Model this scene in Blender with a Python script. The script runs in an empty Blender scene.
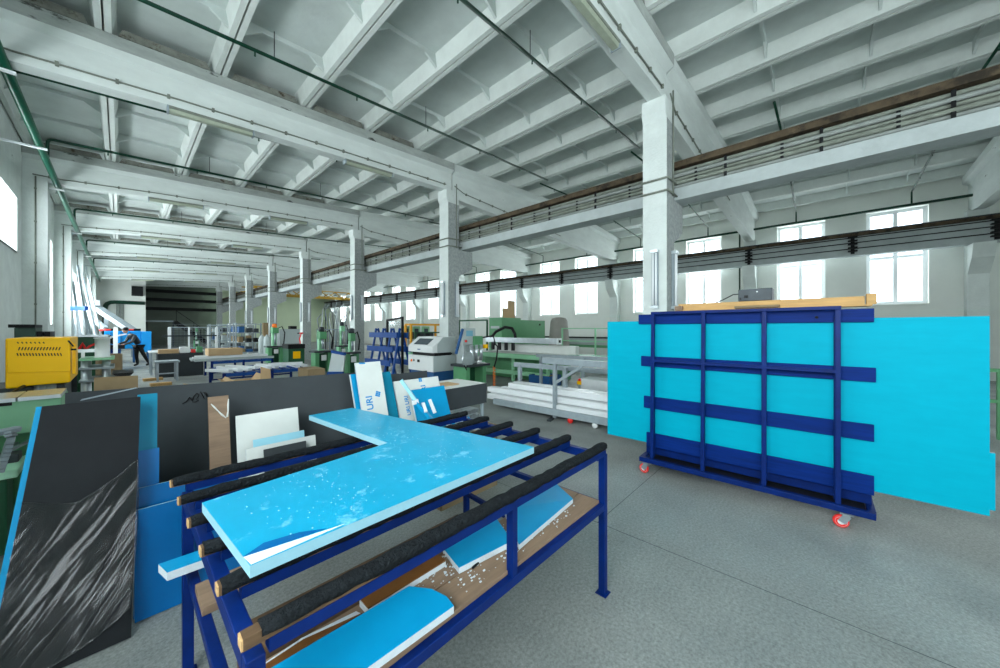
import bpy, bmesh, math, random
from mathutils import Vector, Matrix, noise
random.seed(7)
SC = bpy.context.scene
COL = SC.collection
PI = math.pi

# ---------------------------------------------------------------- camera frame
F_PX, VP = 349.0, 379.0
TH = math.atan(VP / F_PX); SN, CS = math.sin(TH), math.cos(TH)
HC, HZ = 1.6, 329.0
def ray(px, py):
    r = (px - 500) / F_PX
    return Vector((SN + r * CS, CS - r * SN, -(py - HZ) / F_PX))
EYE = Vector((0, 0, HC))
def at_z(px, py, z): d = ray(px, py); return EYE + d * ((z - HC) / d.z)
def at_x(px, py, x): d = ray(px, py); return EYE + d * (x / d.x)
def at_y(px, py, y): d = ray(px, py); return EYE + d * (y / d.y)
def at_d(px, py, dep): return EYE + ray(px, py) * dep

cam = bpy.data.cameras.new('camera'); camo = bpy.data.objects.new('camera', cam); COL.objects.link(camo)
camo.location = EYE; camo.rotation_euler = (PI / 2, 0, -TH)
cam.sensor_width = 36; cam.lens = F_PX / 1000 * 36; cam.shift_y = -0.005; cam.clip_start = 0.05; cam.clip_end = 300
SC.camera = camo

# ---------------------------------------------------------------- materials
def lin(c):
    def g(v):
        v /= 255
        return v / 12.92 if v <= .04045 else ((v + .055) / 1.055) ** 2.4
    return tuple(g(v) for v in c) + (1,)
def mat(name, rgb, rough=.5, metal=0, var=.0, scale=6, bump=0, bscale=40, spec=.28, detail=4, stretch=None, dark=None, dscale=3, dth=.55, dw=.1):
    """principled surface whose colour wanders with noise (dirt, paint variation); dark = colour of blotches with their own shape"""
    m = bpy.data.materials.new(name); m.use_nodes = True
    nt = m.node_tree; N, L = nt.nodes, nt.links
    b = N['Principled BSDF']; b.inputs['Roughness'].default_value = rough; b.inputs['Metallic'].default_value = metal
    b.inputs['Specular IOR Level'].default_value = spec
    c = lin(rgb); b.inputs['Base Color'].default_value = c
    tc = N.new('ShaderNodeTexCoord'); src = tc.outputs['Object']
    if stretch:
        mp = N.new('ShaderNodeMapping'); mp.inputs['Scale'].default_value = stretch
        L.new(src, mp.inputs['Vector']); src = mp.outputs['Vector']
    col = None
    if var:
        n = N.new('ShaderNodeTexNoise'); n.inputs['Scale'].default_value = scale; n.inputs['Detail'].default_value = detail
        n.inputs['Roughness'].default_value = .65
        L.new(src, n.inputs['Vector'])
        r = N.new('ShaderNodeValToRGB'); e = r.color_ramp.elements
        e[0].position = .3; e[1].position = .7
        e[0].color = tuple(v * (1 - var) for v in c[:3]) + (1,)
        e[1].color = tuple(min(1, v * (1 + var * .6)) for v in c[:3]) + (1,)
        L.new(n.outputs['Fac'], r.inputs['Fac']); col = r.outputs['Color']
        L.new(col, b.inputs['Base Color'])
    if dark:
        n2 = N.new('ShaderNodeTexNoise'); n2.inputs['Scale'].default_value = dscale; n2.inputs['Detail'].default_value = 8
        n2.inputs['Roughness'].default_value = .7
        L.new(src, n2.inputs['Vector'])
        r2 = N.new('ShaderNodeValToRGB'); e = r2.color_ramp.elements
        e[0].position = dth; e[1].position = dth + dw; e[0].color = (0, 0, 0, 1); e[1].color = (1, 1, 1, 1)
        L.new(n2.outputs['Fac'], r2.inputs['Fac'])
        mx = N.new('ShaderNodeMixRGB'); L.new(r2.outputs['Color'], mx.inputs['Fac'])
        if col: L.new(col, mx.inputs[1])
        else: mx.inputs[1].default_value = c
        mx.inputs[2].default_value = lin(dark); L.new(mx.outputs[0], b.inputs['Base Color'])
    if bump:
        n3 = N.new('ShaderNodeTexNoise'); n3.inputs['Scale'].default_value = bscale; n3.inputs['Detail'].default_value = 5
        L.new(src, n3.inputs['Vector'])
        bp = N.new('ShaderNodeBump'); bp.inputs['Strength'].default_value = bump; bp.inputs['Distance'].default_value = .02
        L.new(n3.outputs['Fac'], bp.inputs['Height']); L.new(bp.outputs['Normal'], b.inputs['Normal'])
    return m

M = {}
M['white'] = mat('whitewash', (214, 221, 218), .85, var=.10, scale=2.5, bump=.35, bscale=25, dark=(128, 132, 126), dscale=2.2, dth=.66, dw=.06)
M['ceil'] = mat('ceiling whitewash', (200, 208, 205), .9, var=.12, scale=1.2, bump=.2, bscale=12, dark=(160, 156, 140), dscale=.7, dth=.68, dw=.08)
M['rib'] = mat('rib whitewash', (212, 218, 214), .9, var=.08, scale=3)
M['runway'] = mat('grey runway concrete', (176, 184, 184), .85, var=.12, scale=3, bump=.3, bscale=18, dark=(120, 124, 120), dscale=3, dth=.67, dw=.05)
M['ledge'] = mat('grimy girder ledge', (168, 174, 170), .9, var=.2, scale=6, stretch=(.4, 1, 1), dark=(84, 88, 84), dscale=4, dth=.6, dw=.05)
M['girder'] = mat('girder whitewash', (210, 217, 214), .85, var=.10, scale=3, bump=.3, bscale=18, stretch=(.35, 1, 1), dark=(120, 124, 120), dscale=3, dth=.67, dw=.05)
M['rough_conc'] = mat('rough grey plaster', (160, 166, 165), .95, var=.25, scale=14, bump=1, bscale=30)
M['dirty_conc'] = mat('dirty concrete', (128, 130, 122), .9, var=.35, scale=6, dark=(70, 62, 48), dscale=5, dth=.55)
M['wallp'] = mat('wall paint', (222, 226, 220), .8, var=.06, scale=.8, bump=.1, bscale=8)
M['endgreen'] = mat('pale green wall', (200, 214, 184), .8, var=.06, scale=.8)
M['end_shade'] = mat('shaded end wall', (112, 120, 112), .9, var=.15, scale=.9)  # recess walls: the lack of light there is put into the colour
M['frame'] = mat('window frame white', (238, 242, 244), .4)
M['pipe_g'] = mat('dark green pipe', (12, 58, 42), .35, var=.2, scale=4)
M['pipe_main'] = mat('green main pipe', (16, 88, 66), .3, var=.15, scale=3)
M['grey_pipe'] = mat('grey conduit', (140, 146, 142), .45, var=.2, scale=5)
M['conduit'] = mat('old conduit', (126, 132, 122), .6, var=.25, scale=6)
M['black'] = mat('black', (20, 22, 24), .5, var=.2, scale=8)
M['rust'] = mat('rusty rail', (82, 70, 54), .8, var=.4, scale=6, dark=(44, 38, 30), dscale=4, dth=.5)
M['steel'] = mat('steel', (150, 160, 166), .35, metal=.6, var=.15, scale=8)
M['alu'] = mat('aluminium profile', (196, 204, 208), .3, metal=.7, var=.12, scale=6)
M['grey_steel'] = mat('grey painted steel', (146, 158, 164), .45, var=.12, scale=8)
M['dark_steel'] = mat('dark steel', (62, 68, 72), .45, metal=.4, var=.2, scale=8)
M['cyan'] = mat('cyan foil', (0, 160, 186), .5, var=.05, scale=3, stretch=(1, 1, 6))
M['cyan_s'] = mat('cyan film', (6, 142, 192), .42, var=.06, scale=4)
M['cyan_t'] = mat('cyan panel dusty', (8, 156, 196), .3, var=.10, scale=3, dark=(150, 216, 238), dscale=10, dth=.57, dw=.2)
M['cyan_d'] = mat('dull cyan film', (10, 120, 150), .4, var=.08, scale=4)
M['blue_film'] = mat('blue film', (2, 92, 152), .35, var=.08, scale=4)
M['pale_cyan'] = mat('pale blue', (150, 206, 222), .5, var=.06, scale=4)
M['foam'] = mat('foam core', (196, 206, 212), .8, var=.06, scale=30, bump=.3, bscale=80)
M['foam_b'] = mat('foam core bluish', (140, 186, 200), .7, var=.05, scale=20)
M['pvc'] = mat('white pvc', (222, 226, 228), .35, var=.04, scale=5)
M['offwhite'] = mat('off white sheet', (208, 212, 208), .55, var=.07, scale=3)
M['dblue'] = mat('dark blue enamel', (3, 34, 98), .45, var=.25, scale=10, dark=(60, 112, 160), dscale=22, dth=.72, dw=.04)
M['plank_blue'] = mat('blue painted plank', (2, 40, 112), .55, var=.3, scale=6, stretch=(3, .5, 8))
M['rblue'] = mat('rack blue', (24, 70, 138), .45, var=.15, scale=6)
M['dboard'] = mat('dark grey board', (60, 65, 68), .65, var=.12, scale=3, dark=(70, 75, 78), dscale=9, dth=.68, dw=.12)
M['bboard'] = mat('black board', (28, 31, 34), .6, var=.22, scale=4, dark=(58, 62, 66), dscale=6, dth=.66, dw=.12)
M['foamblack'] = mat('black foam strip', (28, 32, 35), .9, var=.35, scale=40, bump=.8, bscale=90)
M['wood'] = mat('pine', (188, 150, 96), .6, var=.2, scale=5, stretch=(6, .6, 6))
M['wood_b'] = mat('brown board', (132, 110, 90), .65, var=.22, scale=5, stretch=(.8, 7, 7), dark=(104, 82, 62), dscale=5, dth=.62)
M['wood_d'] = mat('dark brown plank', (100, 78, 56), .65, var=.35, scale=5, stretch=(.7, 8, 10))
M['brownlam'] = mat('brown laminate', (106, 70, 34), .45, var=.2, scale=8)
M['endgrain'] = mat('sawn end', (196, 160, 112), .8, var=.2, scale=30)
M['card'] = mat('cardboard', (190, 160, 122), .8, var=.08, scale=5)
M['card_d'] = mat('brown cardboard', (130, 112, 84), .8, var=.12, scale=5)
M['green'] = mat('machine green', (88, 148, 104), .45, var=.08, scale=3)
M['green_l'] = mat('light machine green', (140, 196, 156), .45, var=.08, scale=3)
M['mint'] = mat('mint tray', (176, 226, 194), .45, var=.06, scale=4)
M['green_d'] = mat('dark machine green', (34, 84, 58), .45, var=.12, scale=3)
M['green_bed'] = mat('green bed', (58, 150, 116), .5, var=.1, scale=4)
M['cabgreen'] = mat('grey green cabinet', (58, 84, 74), .5, var=.1, scale=3)
M['yellow'] = mat('yellow enamel', (255, 192, 0), .4, var=.05, scale=2)
M['yel_o'] = mat('orange yellow frame', (236, 168, 40), .5, var=.06, scale=3)
M['mwhite'] = mat('machine white', (222, 226, 226), .45, var=.04, scale=3)
M['mgrey'] = mat('machine grey', (170, 180, 180), .5, var=.06, scale=3)
M['mblue'] = mat('machine blue', (36, 84, 134), .5, var=.08, scale=3)
M['vblue'] = mat('vivid blue machine', (12, 146, 222), .45, var=.08, scale=2)
M['red'] = mat('red polyurethane', (226, 48, 44), .4)
M['orange'] = mat('orange', (240, 120, 40), .5)
M['screen'] = mat('screen', (120, 170, 190), .15)
M['dwin'] = mat('dark machine window', (70, 82, 90), .15)
M['print'] = mat('blue print', (22, 132, 196), .5)
M['ink'] = mat('black marker', (5, 5, 7), .5)
M['skin'] = mat('skin', (196, 150, 130), .6)
M['barrel'] = mat('grey hood', (150, 148, 142), .7, var=.1, scale=4)
M['brass'] = mat('gantry yellow', (190, 150, 50), .6, var=.25, scale=5)
M['tube'] = mat('lamp tube', (240, 244, 246), .25)
M['diff'] = mat('old lamp cover', (158, 166, 148), .4, var=.12, scale=8)

def glass(name, tint, gloss=.06):
    m = bpy.data.materials.new(name); m.use_nodes = True; nt = m.node_tree; N, L = nt.nodes, nt.links
    for n in list(N): N.remove(n)
    o = N.new('ShaderNodeOutputMaterial'); t = N.new('ShaderNodeBsdfTransparent'); t.inputs[0].default_value = tint
    g = N.new('ShaderNodeBsdfGlossy'); g.inputs['Roughness'].default_value = .08
    mx = N.new('ShaderNodeMixShader'); mx.inputs[0].default_value = gloss
    L.new(t.outputs[0], mx.inputs[1]); L.new(g.outputs[0], mx.inputs[2]); L.new(mx.outputs[0], o.inputs[0])
    return m
M['glass'] = glass('window glass', (.97, .99, 1, 1), .05)
M['film'] = glass('clear stretch film', (.86, .89, .90, 1), .10)
_t = M['film'].node_tree; _t.nodes['Glossy BSDF'].inputs['Roughness'].default_value = .12
_fr = _t.nodes.new('ShaderNodeFresnel'); _fr.inputs['IOR'].default_value = 1.42
_t.links.new(_fr.outputs[0], _t.nodes['Mix Shader'].inputs[0])

def floor_mat():
    m = mat('concrete floor', (142, 147, 144), .5, var=.16, scale=.9, bump=.25, bscale=60, dark=(118, 124, 123), dscale=.8, dth=.5, dw=.25)
    nt = m.node_tree; N, L = nt.nodes, nt.links; b = N['Principled BSDF']
    src = b.inputs['Base Color'].links[0].from_socket
    tc = N.new('ShaderNodeTexCoord')
    n = N.new('ShaderNodeTexNoise'); n.inputs['Scale'].default_value = 55; n.inputs['Detail'].default_value = 6; n.inputs['Roughness'].default_value = .8
    L.new(tc.outputs['Object'], n.inputs['Vector'])
    r = N.new('ShaderNodeValToRGB'); e = r.color_ramp.elements; e[0].position = .34; e[1].position = .66
    e[0].color = (.40, .40, .40, 1); e[1].color = (1.32, 1.32, 1.32, 1)
    L.new(n.outputs['Fac'], r.inputs['Fac'])
    mx = N.new('ShaderNodeMixRGB'); mx.blend_type = 'MULTIPLY'; mx.inputs[0].default_value = .75
    L.new(src, mx.inputs[1]); L.new(r.outputs[0], mx.inputs[2])
    L.new(mx.outputs[0], b.inputs['Base Color'])
    # worn smooth patches
    n2 = N.new('ShaderNodeTexNoise'); n2.inputs['Scale'].default_value = 1.3; n2.inputs['Detail'].default_value = 6
    L.new(tc.outputs['Object'], n2.inputs['Vector'])
    r2 = N.new('ShaderNodeValToRGB'); e = r2.color_ramp.elements; e[0].position = .35; e[1].position = .65
    e[0].color = (.34, .34, .34, 1); e[1].color = (.62, .62, .62, 1)
    L.new(n2.outputs['Fac'], r2.inputs['Fac']); L.new(r2.outputs[0], b.inputs['Roughness'])
    return m
M['floor'] = floor_mat()
for k_, s_ in dict(cyan=.06, cyan_s=.14, cyan_t=.22, cyan_d=.12, blue_film=.12, dblue=.14, plank_blue=.10, rblue=.15, dboard=.12, bboard=.12, black=.2, foamblack=.1, yellow=.2, floor=.4).items():
    M[k_].node_tree.nodes['Principled BSDF'].inputs['Specular IOR Level'].default_value = s_

# ---------------------------------------------------------------- mesh helpers
class MB:
    def __init__(s): s.v = []; s.f = []; s.mi = []; s.sm = []; s.mats = []; s.cur = 0; s.smooth = False
    def use(s, m, smooth=False):
        if m not in s.mats: s.mats.append(m)
        s.cur = s.mats.index(m); s.smooth = smooth; return s
    def add(s, vs, fs):
        o = len(s.v); s.v += [Vector(v) for v in vs]
        for f in fs: s.f.append([o + i for i in f]); s.mi.append(s.cur); s.sm.append(s.smooth)
    def box(s, a, b, M4=None):
        x0, y0, z0 = [min(p, q) for p, q in zip(a, b)]; x1, y1, z1 = [max(p, q) for p, q in zip(a, b)]
        vs = [(x0, y0, z0), (x1, y0, z0), (x1, y1, z0), (x0, y1, z0), (x0, y0, z1), (x1, y0, z1), (x1, y1, z1), (x0, y1, z1)]
        if M4 is not None: vs = [M4 @ Vector(v) for v in vs]
        s.add(vs, [(0, 3, 2, 1), (4, 5, 6, 7), (0, 1, 5, 4), (1, 2, 6, 5), (2, 3, 7, 6), (3, 0, 4, 7)]); return s
    def bar(s, p, q, w, h=None, up=(0, 0, 1), w2=None, h2=None):
        """box-section bar from p to q; w across, h along up"""
        h = h or w; p = Vector(p); q = Vector(q); d = (q - p).normalized(); up = Vector(up)
        if abs(d.dot(up)) > .98: up = Vector((0, 1, 0)) if abs(d.y) < .9 else Vector((1, 0, 0))
        x = d.cross(up).normalized(); u = x.cross(d).normalized()
        vs = []
        for c, ww, hh in ((p, w, h), (q, w2 or w, h2 or h)):
            vs += [c - x * ww / 2 - u * hh / 2, c + x * ww / 2 - u * hh / 2, c + x * ww / 2 + u * hh / 2, c - x * ww / 2 + u * hh / 2]
        s.add(vs, [(0, 1, 2, 3), (7, 6, 5, 4), (0, 4, 5, 1), (1, 5, 6, 2), (2, 6, 7, 3), (3, 7, 4, 0)]); return s
    def loft(s, secs, cap=True):
        n = len(secs[0]); vs = [p for c in secs for p in c]; fs = []
        for k in range(len(secs) - 1):
            for i in range(n): j = (i + 1) % n; fs.append((k * n + i, k * n + j, (k + 1) * n + j, (k + 1) * n + i))
        if cap: fs += [tuple(range(n))[::-1], tuple((len(secs) - 1) * n + i for i in range(n))]
        s.add(vs, fs); return s
    def prism(s, poly, d):
        d = Vector(d); a = [Vector(p) for p in poly]; return s.loft([a, [p + d for p in a]])
    def tube(s, pts, r, n=8, bend=0):
        pts = [Vector(p) for p in pts]
        if bend and len(pts) > 2:
            o = [pts[0]]
            for i in range(1, len(pts) - 1):
                a = (pts[i - 1] - pts[i]).normalized(); b = (pts[i + 1] - pts[i]).normalized()
                for t in (0, .25, .5, .75, 1):
                    o.append(pts[i] + a * bend * (1 - t) ** 2 + b * bend * t ** 2)
            pts = o + [pts[-1]]
        sm = s.smooth; s.smooth = True; secs = []; u = None
        for i, p in enumerate(pts):
            d = (pts[min(i + 1, len(pts) - 1)] - pts[max(i - 1, 0)]).normalized()
            if u is None: u = d.orthogonal().normalized()
            u = (u - d * u.dot(d)).normalized(); w = d.cross(u)
            rr = r[i] if isinstance(r, (list, tuple)) else r
            secs.append([p + (u * math.cos(2 * PI * k / n) + w * math.sin(2 * PI * k / n)) * rr for k in range(n)])
        s.loft(secs); s.smooth = sm; return s
    def cyl(s, p, q, r, r2=None, n=16): return s.tube([p, q], [r, r if r2 is None else r2], n)
    def lathe(s, prof, c, n=20, axis='z', flat=False):
        c = Vector(c); secs = []
        for r, h in prof:
            ring = []
            for k in range(n):
                a = 2 * PI * k / n; x, y = r * math.cos(a), r * math.sin(a)
                ring.append(c + (Vector((x, y, h)) if axis == 'z' else Vector((h, x, y)) if axis == 'x' else Vector((y, h, x))))
            secs.append(ring)
        sm = s.smooth; s.smooth = not flat; s.loft(secs); s.smooth = sm; return s
    def build(s, name, parent=None, bevel=0, loc=None, recalc=True):
        me = bpy.data.meshes.new(name)
        if parent is not None: off = world_loc(parent)
        elif loc is not None: off = Vector(loc)
        else:
            lo = [min(v[i] for v in s.v) for i in range(3)]; hi = [max(v[i] for v in s.v) for i in range(3)]
            off = Vector(((lo[0] + hi[0]) / 2, (lo[1] + hi[1]) / 2, lo[2]))
        me.from_pydata([v - off for v in s.v], [], s.f)
        for m in s.mats: me.materials.append(m)
        for p, k, g in zip(me.polygons, s.mi, s.sm): p.material_index = k; p.use_smooth = g
        if recalc:
            bm = bmesh.new(); bm.from_mesh(me); bmesh.ops.recalc_face_normals(bm, faces=bm.faces); bm.to_mesh(me); bm.free()
        o = bpy.data.objects.new(name, me); COL.objects.link(o)
        if parent is not None: o.parent = parent
        else: o.location = off
        if bevel:
            md = o.modifiers.new('bevel', 'BEVEL'); md.width = bevel; md.segments = 2; md.limit_method = 'ANGLE'; md.angle_limit = .6
        return o
def world_loc(o):
    v = Vector(o.location)
    while o.parent is not None: o = o.parent; v += Vector(o.location)
    return v
def mb(m=None, smooth=False):
    b = MB()
    if m is not None: b.use(M[m] if isinstance(m, str) else m, smooth)
    return b
def thing(name, label, cat, loc, group=None):
    o = bpy.data.objects.new(name, None); o.empty_display_size = .1; COL.objects.link(o); o.location = Vector(loc)
    return tag(o, label, cat, group)
def tag(o, label, cat, group=None):
    o['label'] = label; o['category'] = cat
    if group: o['group'] = group
    return o
def struct(o): o['kind'] = 'structure'; return o
def dup(root, loc, label=None, rz=None):
    r = root.copy(); COL.objects.link(r); r.location = Vector(loc)
    if rz is not None: r.rotation_euler.z = rz
    if label: r['label'] = label
    for ch in list(root.children):
        c = ch.copy(); COL.objects.link(c); c.parent = r
        for g in list(ch.children):
            d = g.copy(); COL.objects.link(d); d.parent = c
    return r
# ================================================================= the hall
XL, XC0, XC1, XR = -1.6, 6.447, 6.85, 18.2         # left wall, column row, right wall
YB, YE = -9.0, 46.3                               # wall behind the camera, far end
RIDGE = 12.3
BAYS = [2.19 + 6 * k + (.26 if k == -1 else 0) for k in range(-2, 8)]        # column / girder axes
def roof(x): return 6.0 + .057 * (x - XL) if x < RIDGE else 6.0 + .057 * (RIDGE - XL) - .063 * (x - RIDGE)

o = mb('floor').box((XL - .4, YB - .3, -.2), (XR + .4, YE + 6, 0)).build('floor', loc=(0, 0, 0)); struct(o)
# saw-cut joints in the slab
b = mb('dark_steel')
for y in (-4.4, 1.36, 7.3, 13.3): b.box((2.67 if y < 3 else XL, y - .0025, 0), (XR, y + .0025, .0008))
for x in (2.67, 6.9, 12.5): b.box((x - .0025, -8, 0), (x + .0025, 20, .0008))
struct(b.build('trim_1'))

def wall_y(x0, x1, y0, y1, z0, z1, holes, m):
    """wall slab along Y with rectangular openings (ya, yb, za, zb)"""
    b = mb(m); y = y0
    for ya, yb, za, zb in sorted(holes):
        b.box((x0, y, z0), (x1, ya, z1)); b.box((x0, ya, z0), (x1, yb, za)); b.box((x0, ya, zb), (x1, yb, z1)); y = yb
    return b.box((x0, y, z0), (x1, y1, z1))

rwin = []
for yc in [BAYS[0] - 6] + BAYS:
    for oa, ob in ((1.1, 2.54), (3.62, 5.07)):
        if yc == BAYS[1]: oa, ob = oa - .18, ob - .18
        if yc + ob < YE - .5 and yc + oa > YB + .3: rwin.append((yc + oa, yc + ob, 2.46, 5.76))
struct(wall_y(XR, XR + .4, YB, YE, 0, 7.2, rwin, 'wallp').build('wall_right', loc=(XR, 0, 0)))
lwin = []
for yc in [BAYS[0] - 6] + BAYS:
    if yc > 38 or yc < -5: continue
    tall = yc > 9 or yc < 0
    y0 = yc + 1.15
    if y0 > YB + .3: lwin.append((y0, yc + 5.25, 1.75 if tall else 3.36, 4.58))
struct(wall_y(XL - .5, XL, YB, YE, 0, 6.4, lwin, 'white').build('wall_left', loc=(XL, 0, 0)))
fill_win = [(-.6, 2.6, 1.2, 4.6), (3.4, 5.8, 1.2, 4.6)]  # unseen windows added behind the camera to brighten the foreground
b = mb('wallp'); x = XL - .5
for xa, xb, za, zb in fill_win:
    b.box((x, YB - .3, 0), (xa, YB, 7.2)); b.box((xa, YB - .3, 0), (xb, YB, za)); b.box((xa, YB - .3, zb), (xb, YB, 7.2)); x = xb
b.box((x, YB - .3, 0), (XR + .4, YB, 7.2))
struct(b.build('wall_back'))

def window(i, x, face, ya, yb, za, zb, transoms, muls):
    """white frame with mullions; face = +1 if the room is on the +X side"""
    w = mb('frame'); t = .11
    w.box((x - .04, ya, za), (x + .04, ya + t, zb)); w.box((x - .04, yb - t, za), (x + .04, yb, zb))
    w.box((x - .04, ya + t, za), (x + .04, yb - t, za + t)); w.box((x - .04, ya + t, zb - t), (x + .04, yb - t, zb))
    for m_ in muls: w.box((x - .035, m_ - .055, za + t), (x + .035, m_ + .055, zb - t))
    for z in transoms: w.box((x - .03, ya + t, z - .05), (x + .03, yb - t, z + .05))
    fr = w.build('window_%d' % i, loc=(x, (ya + yb) / 2, za)); struct(fr)
    struct(mb('glass').box((x - .004, ya + t, za + t), (x + .004, yb - t, zb - t)).build('pane', fr))
    struct(mb('wallp').box((x - face * .03, ya - .03, za - .045), (x + face * .36, yb + .03, za - .002)).build('sill', fr))
    return fr
i = 1
for ya, yb, za, zb in rwin:
    window(i, XR + .25, -1, ya, yb, za, zb, (4.12, 5.0), ((ya + yb) / 2,)); i += 1
for ya, yb, za, zb in lwin:
    n = 3; window(i, XL - .36, 1, ya, yb, za, zb, (3.4,) if za < 3 else (), [ya + (yb - ya) * k / n for k in range(1, n)]); i += 1

for xa, xb, za, zb in fill_win:  # frames and panes of the added back windows
    w_ = mb('frame'); y = YB - .25
    for x in [xa + (xb - xa) * k / 4 for k in range(5)]: w_.box((x - .035, y - .03, za), (x + .035, y + .03, zb))
    for z in [za + (zb - za) * k / 3 for k in range(4)]: w_.box((xa, y - .025, z - .035), (xb, y + .025, z + .035))
    fr = w_.build('window_%d' % i, loc=(xa, y, za)); struct(fr); i += 1
    struct(mb('glass').box((xa, y - .004, za), (xb, y + .004, zb)).build('pane', fr))

# ceiling: ribbed slabs bay by bay
RIBS = [-.18 + 1.395 * k for k in range(-1, 14)]
def slab_bay(y0, y1):
    b = mb('ceil')
    xs = [XL - .4, RIDGE, XR + .4]
    for xa, xb in zip(xs, xs[1:]):
        za, zb = roof(xa) + .30, roof(xb) + .30
        b.prism([(xa, y0, za), (xb, y0, zb), (xb, y0, zb + .1), (xa, y0, za + .1)], (0, y1 - y0, 0))
    b.use(M['rib'])
    for x in RIBS:
        if x < XL or x > XR: continue
        z = roof(x)
        for sgn in (-1, 1):                          # two neighbouring slab edges with a joint between
            p = [(x + sgn * .012, z), (x + sgn * .085, z), (x + sgn * .14, z + .31), (x + sgn * .012, z + .31)]
            b.prism([(px, y0, pz) for px, pz in p], (0, y1 - y0, 0))
    b.use(M['ceil'])
    for xa, xb in zip(RIBS, RIBS[1:]):
        if xa < XL - 1.4 or xb > XR + 1: continue
        for k in (1, 2, 3):
            y = y0 + (y1 - y0) * k / 4
            xa_, xb_ = max(xa + .1, XL), min(xb - .1, XR)
            za, zb = roof(xa_), roof(xb_)
            for t0, t1, d0, d1 in ((0, .2, .0, .17), (.2, .8, .17, .17), (.8, 1, .17, .0)):
                xs0, xs1 = xa_ + (xb_ - xa_) * t0, xa_ + (xb_ - xa_) * t1
                zs0, zs1 = za + (zb - za) * t0, za + (zb - za) * t1
                b.loft([[(xs0, y - .03, zs0 + .31), (xs0, y + .03, zs0 + .31), (xs0, y + .02, zs0 + .06 + d0), (xs0, y - .02, zs0 + .06 + d0)],
                        [(xs1, y - .03, zs1 + .31), (xs1, y + .03, zs1 + .31), (xs1, y + .02, zs1 + .06 + d1), (xs1, y - .02, zs1 + .06 + d1)]])
    return b
ys = [YB - .3] + BAYS + [YE + .2]
sm = {}
for k, (a, c) in enumerate(zip(ys, ys[1:])):
    o = slab_bay(a, c).build('ceiling' if k == 0 else 'ceiling.%03d' % k, loc=(0, a, 6)); struct(o)
# dark joints over the girders where slabs meet (packing mortar)
def gbot(x):
    for (xa, za), (xb, zb) in zip(((-1.7, 5.22), (-1.0, 5.22), (.7, 5.37), (3.5, 5.53)), ((-1.0, 5.22), (.7, 5.37), (3.5, 5.53), (7, 5.70))):
        if x <= xb: return za + (zb - za) * (x - xa) / (xb - xa)
def gsec(x, y, zb, zt, w=.25, fl=.50):
    h = min(.2, (zt - zb) * .3)
    return [(x, y - w / 2, zb), (x, y + w / 2, zb), (x, y + w / 2, zt - h - .08), (x, y + fl / 2, zt - h), (x, y + fl / 2, zt - .0),
            (x, y - fl / 2, zt - .0), (x, y - fl / 2, zt - h), (x, y - w / 2, zt - h - .08)]
for k, y in enumerate(BAYS):
    g = mb('girder')
    g.loft([gsec(x, y - .02, gbot(x), roof(x) - .01) for x in (XL, -1.0, .7, 3.5, 6.62)])
    gl = g.build('girder' if k == 0 else 'girder.%03d' % (2 * k), loc=(2, y, 5.2)); struct(gl)
    g = mb('girder')
    g.loft([gsec(6.67, y, 5.50, roof(6.67) - .01), gsec(8.2, y, 5.46, roof(8.2) - .01, .26), gsec(RIDGE, y, 5.34, roof(RIDGE) - .01, .26), gsec(17.2, y, 5.22, roof(17.2) - .01, .26), gsec(XR, y, 5.3, roof(XR) - .01)])
    gr = g.build('girder.%03d' % (2 * k + 1), loc=(12, y, 5.2)); struct(gr)
    g = mb('dirty_conc')
    for xa, xb in zip(RIBS, RIBS[1:]):
        if xa > XL - .1 and xb < XC0 + .3:
            for sy in (-1, 1):
                g.prism([(xa + .15, y + sy * .27, roof(xa + .15) - .0), (xb - .15, y + sy * .27, roof(xb - .15)), (xb - .2, y + sy * .27, roof(xb - .2) + .12), (xa + .2, y + sy * .27, roof(xa + .2) + .12)], (0, -sy * .2, 0))
    struct(g.build('mortar_packing', gl))
    lg = mb('ledge'); lg.loft([[(x, y - .272, roof(x) - .21), (x, y - .272, roof(x) - .012), (x, y - .276, roof(x) - .012), (x, y - .276, roof(x) - .21)] for x in (XL, -1.0, .7, 3.5, 6.62)])
    struct(lg.build('ledge', gl))
    cm = mb('conduit')
    cm.tube([(x, y - .165, gbot(x) + .13) for x in (-1.45, -1.0, .7, 3.5, 6.4)], .013, 6)
    for j in range(14):
        x = -1.2 + j * .58; z = gbot(x) + .13
        cm.box((x - .018, y - .19, z - .03), (x + .018, y - .144, z + .03))
    struct(cm.build('conduit', gl))
    cm = mb('conduit')
    cm.tube([(6.7, y - .19, 5.84), (7.1, y - .15, 5.74), (12.5, y - .15, 5.5)], .013, 6)
    for j in range(9):
        x = 7.2 + j * .58; z = 5.735 - (x - 7.1) * .0444
        cm.box((x - .018, y - .175, z - .03), (x + .018, y - .125, z + .03))
    struct(cm.build('conduit', gr))

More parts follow.
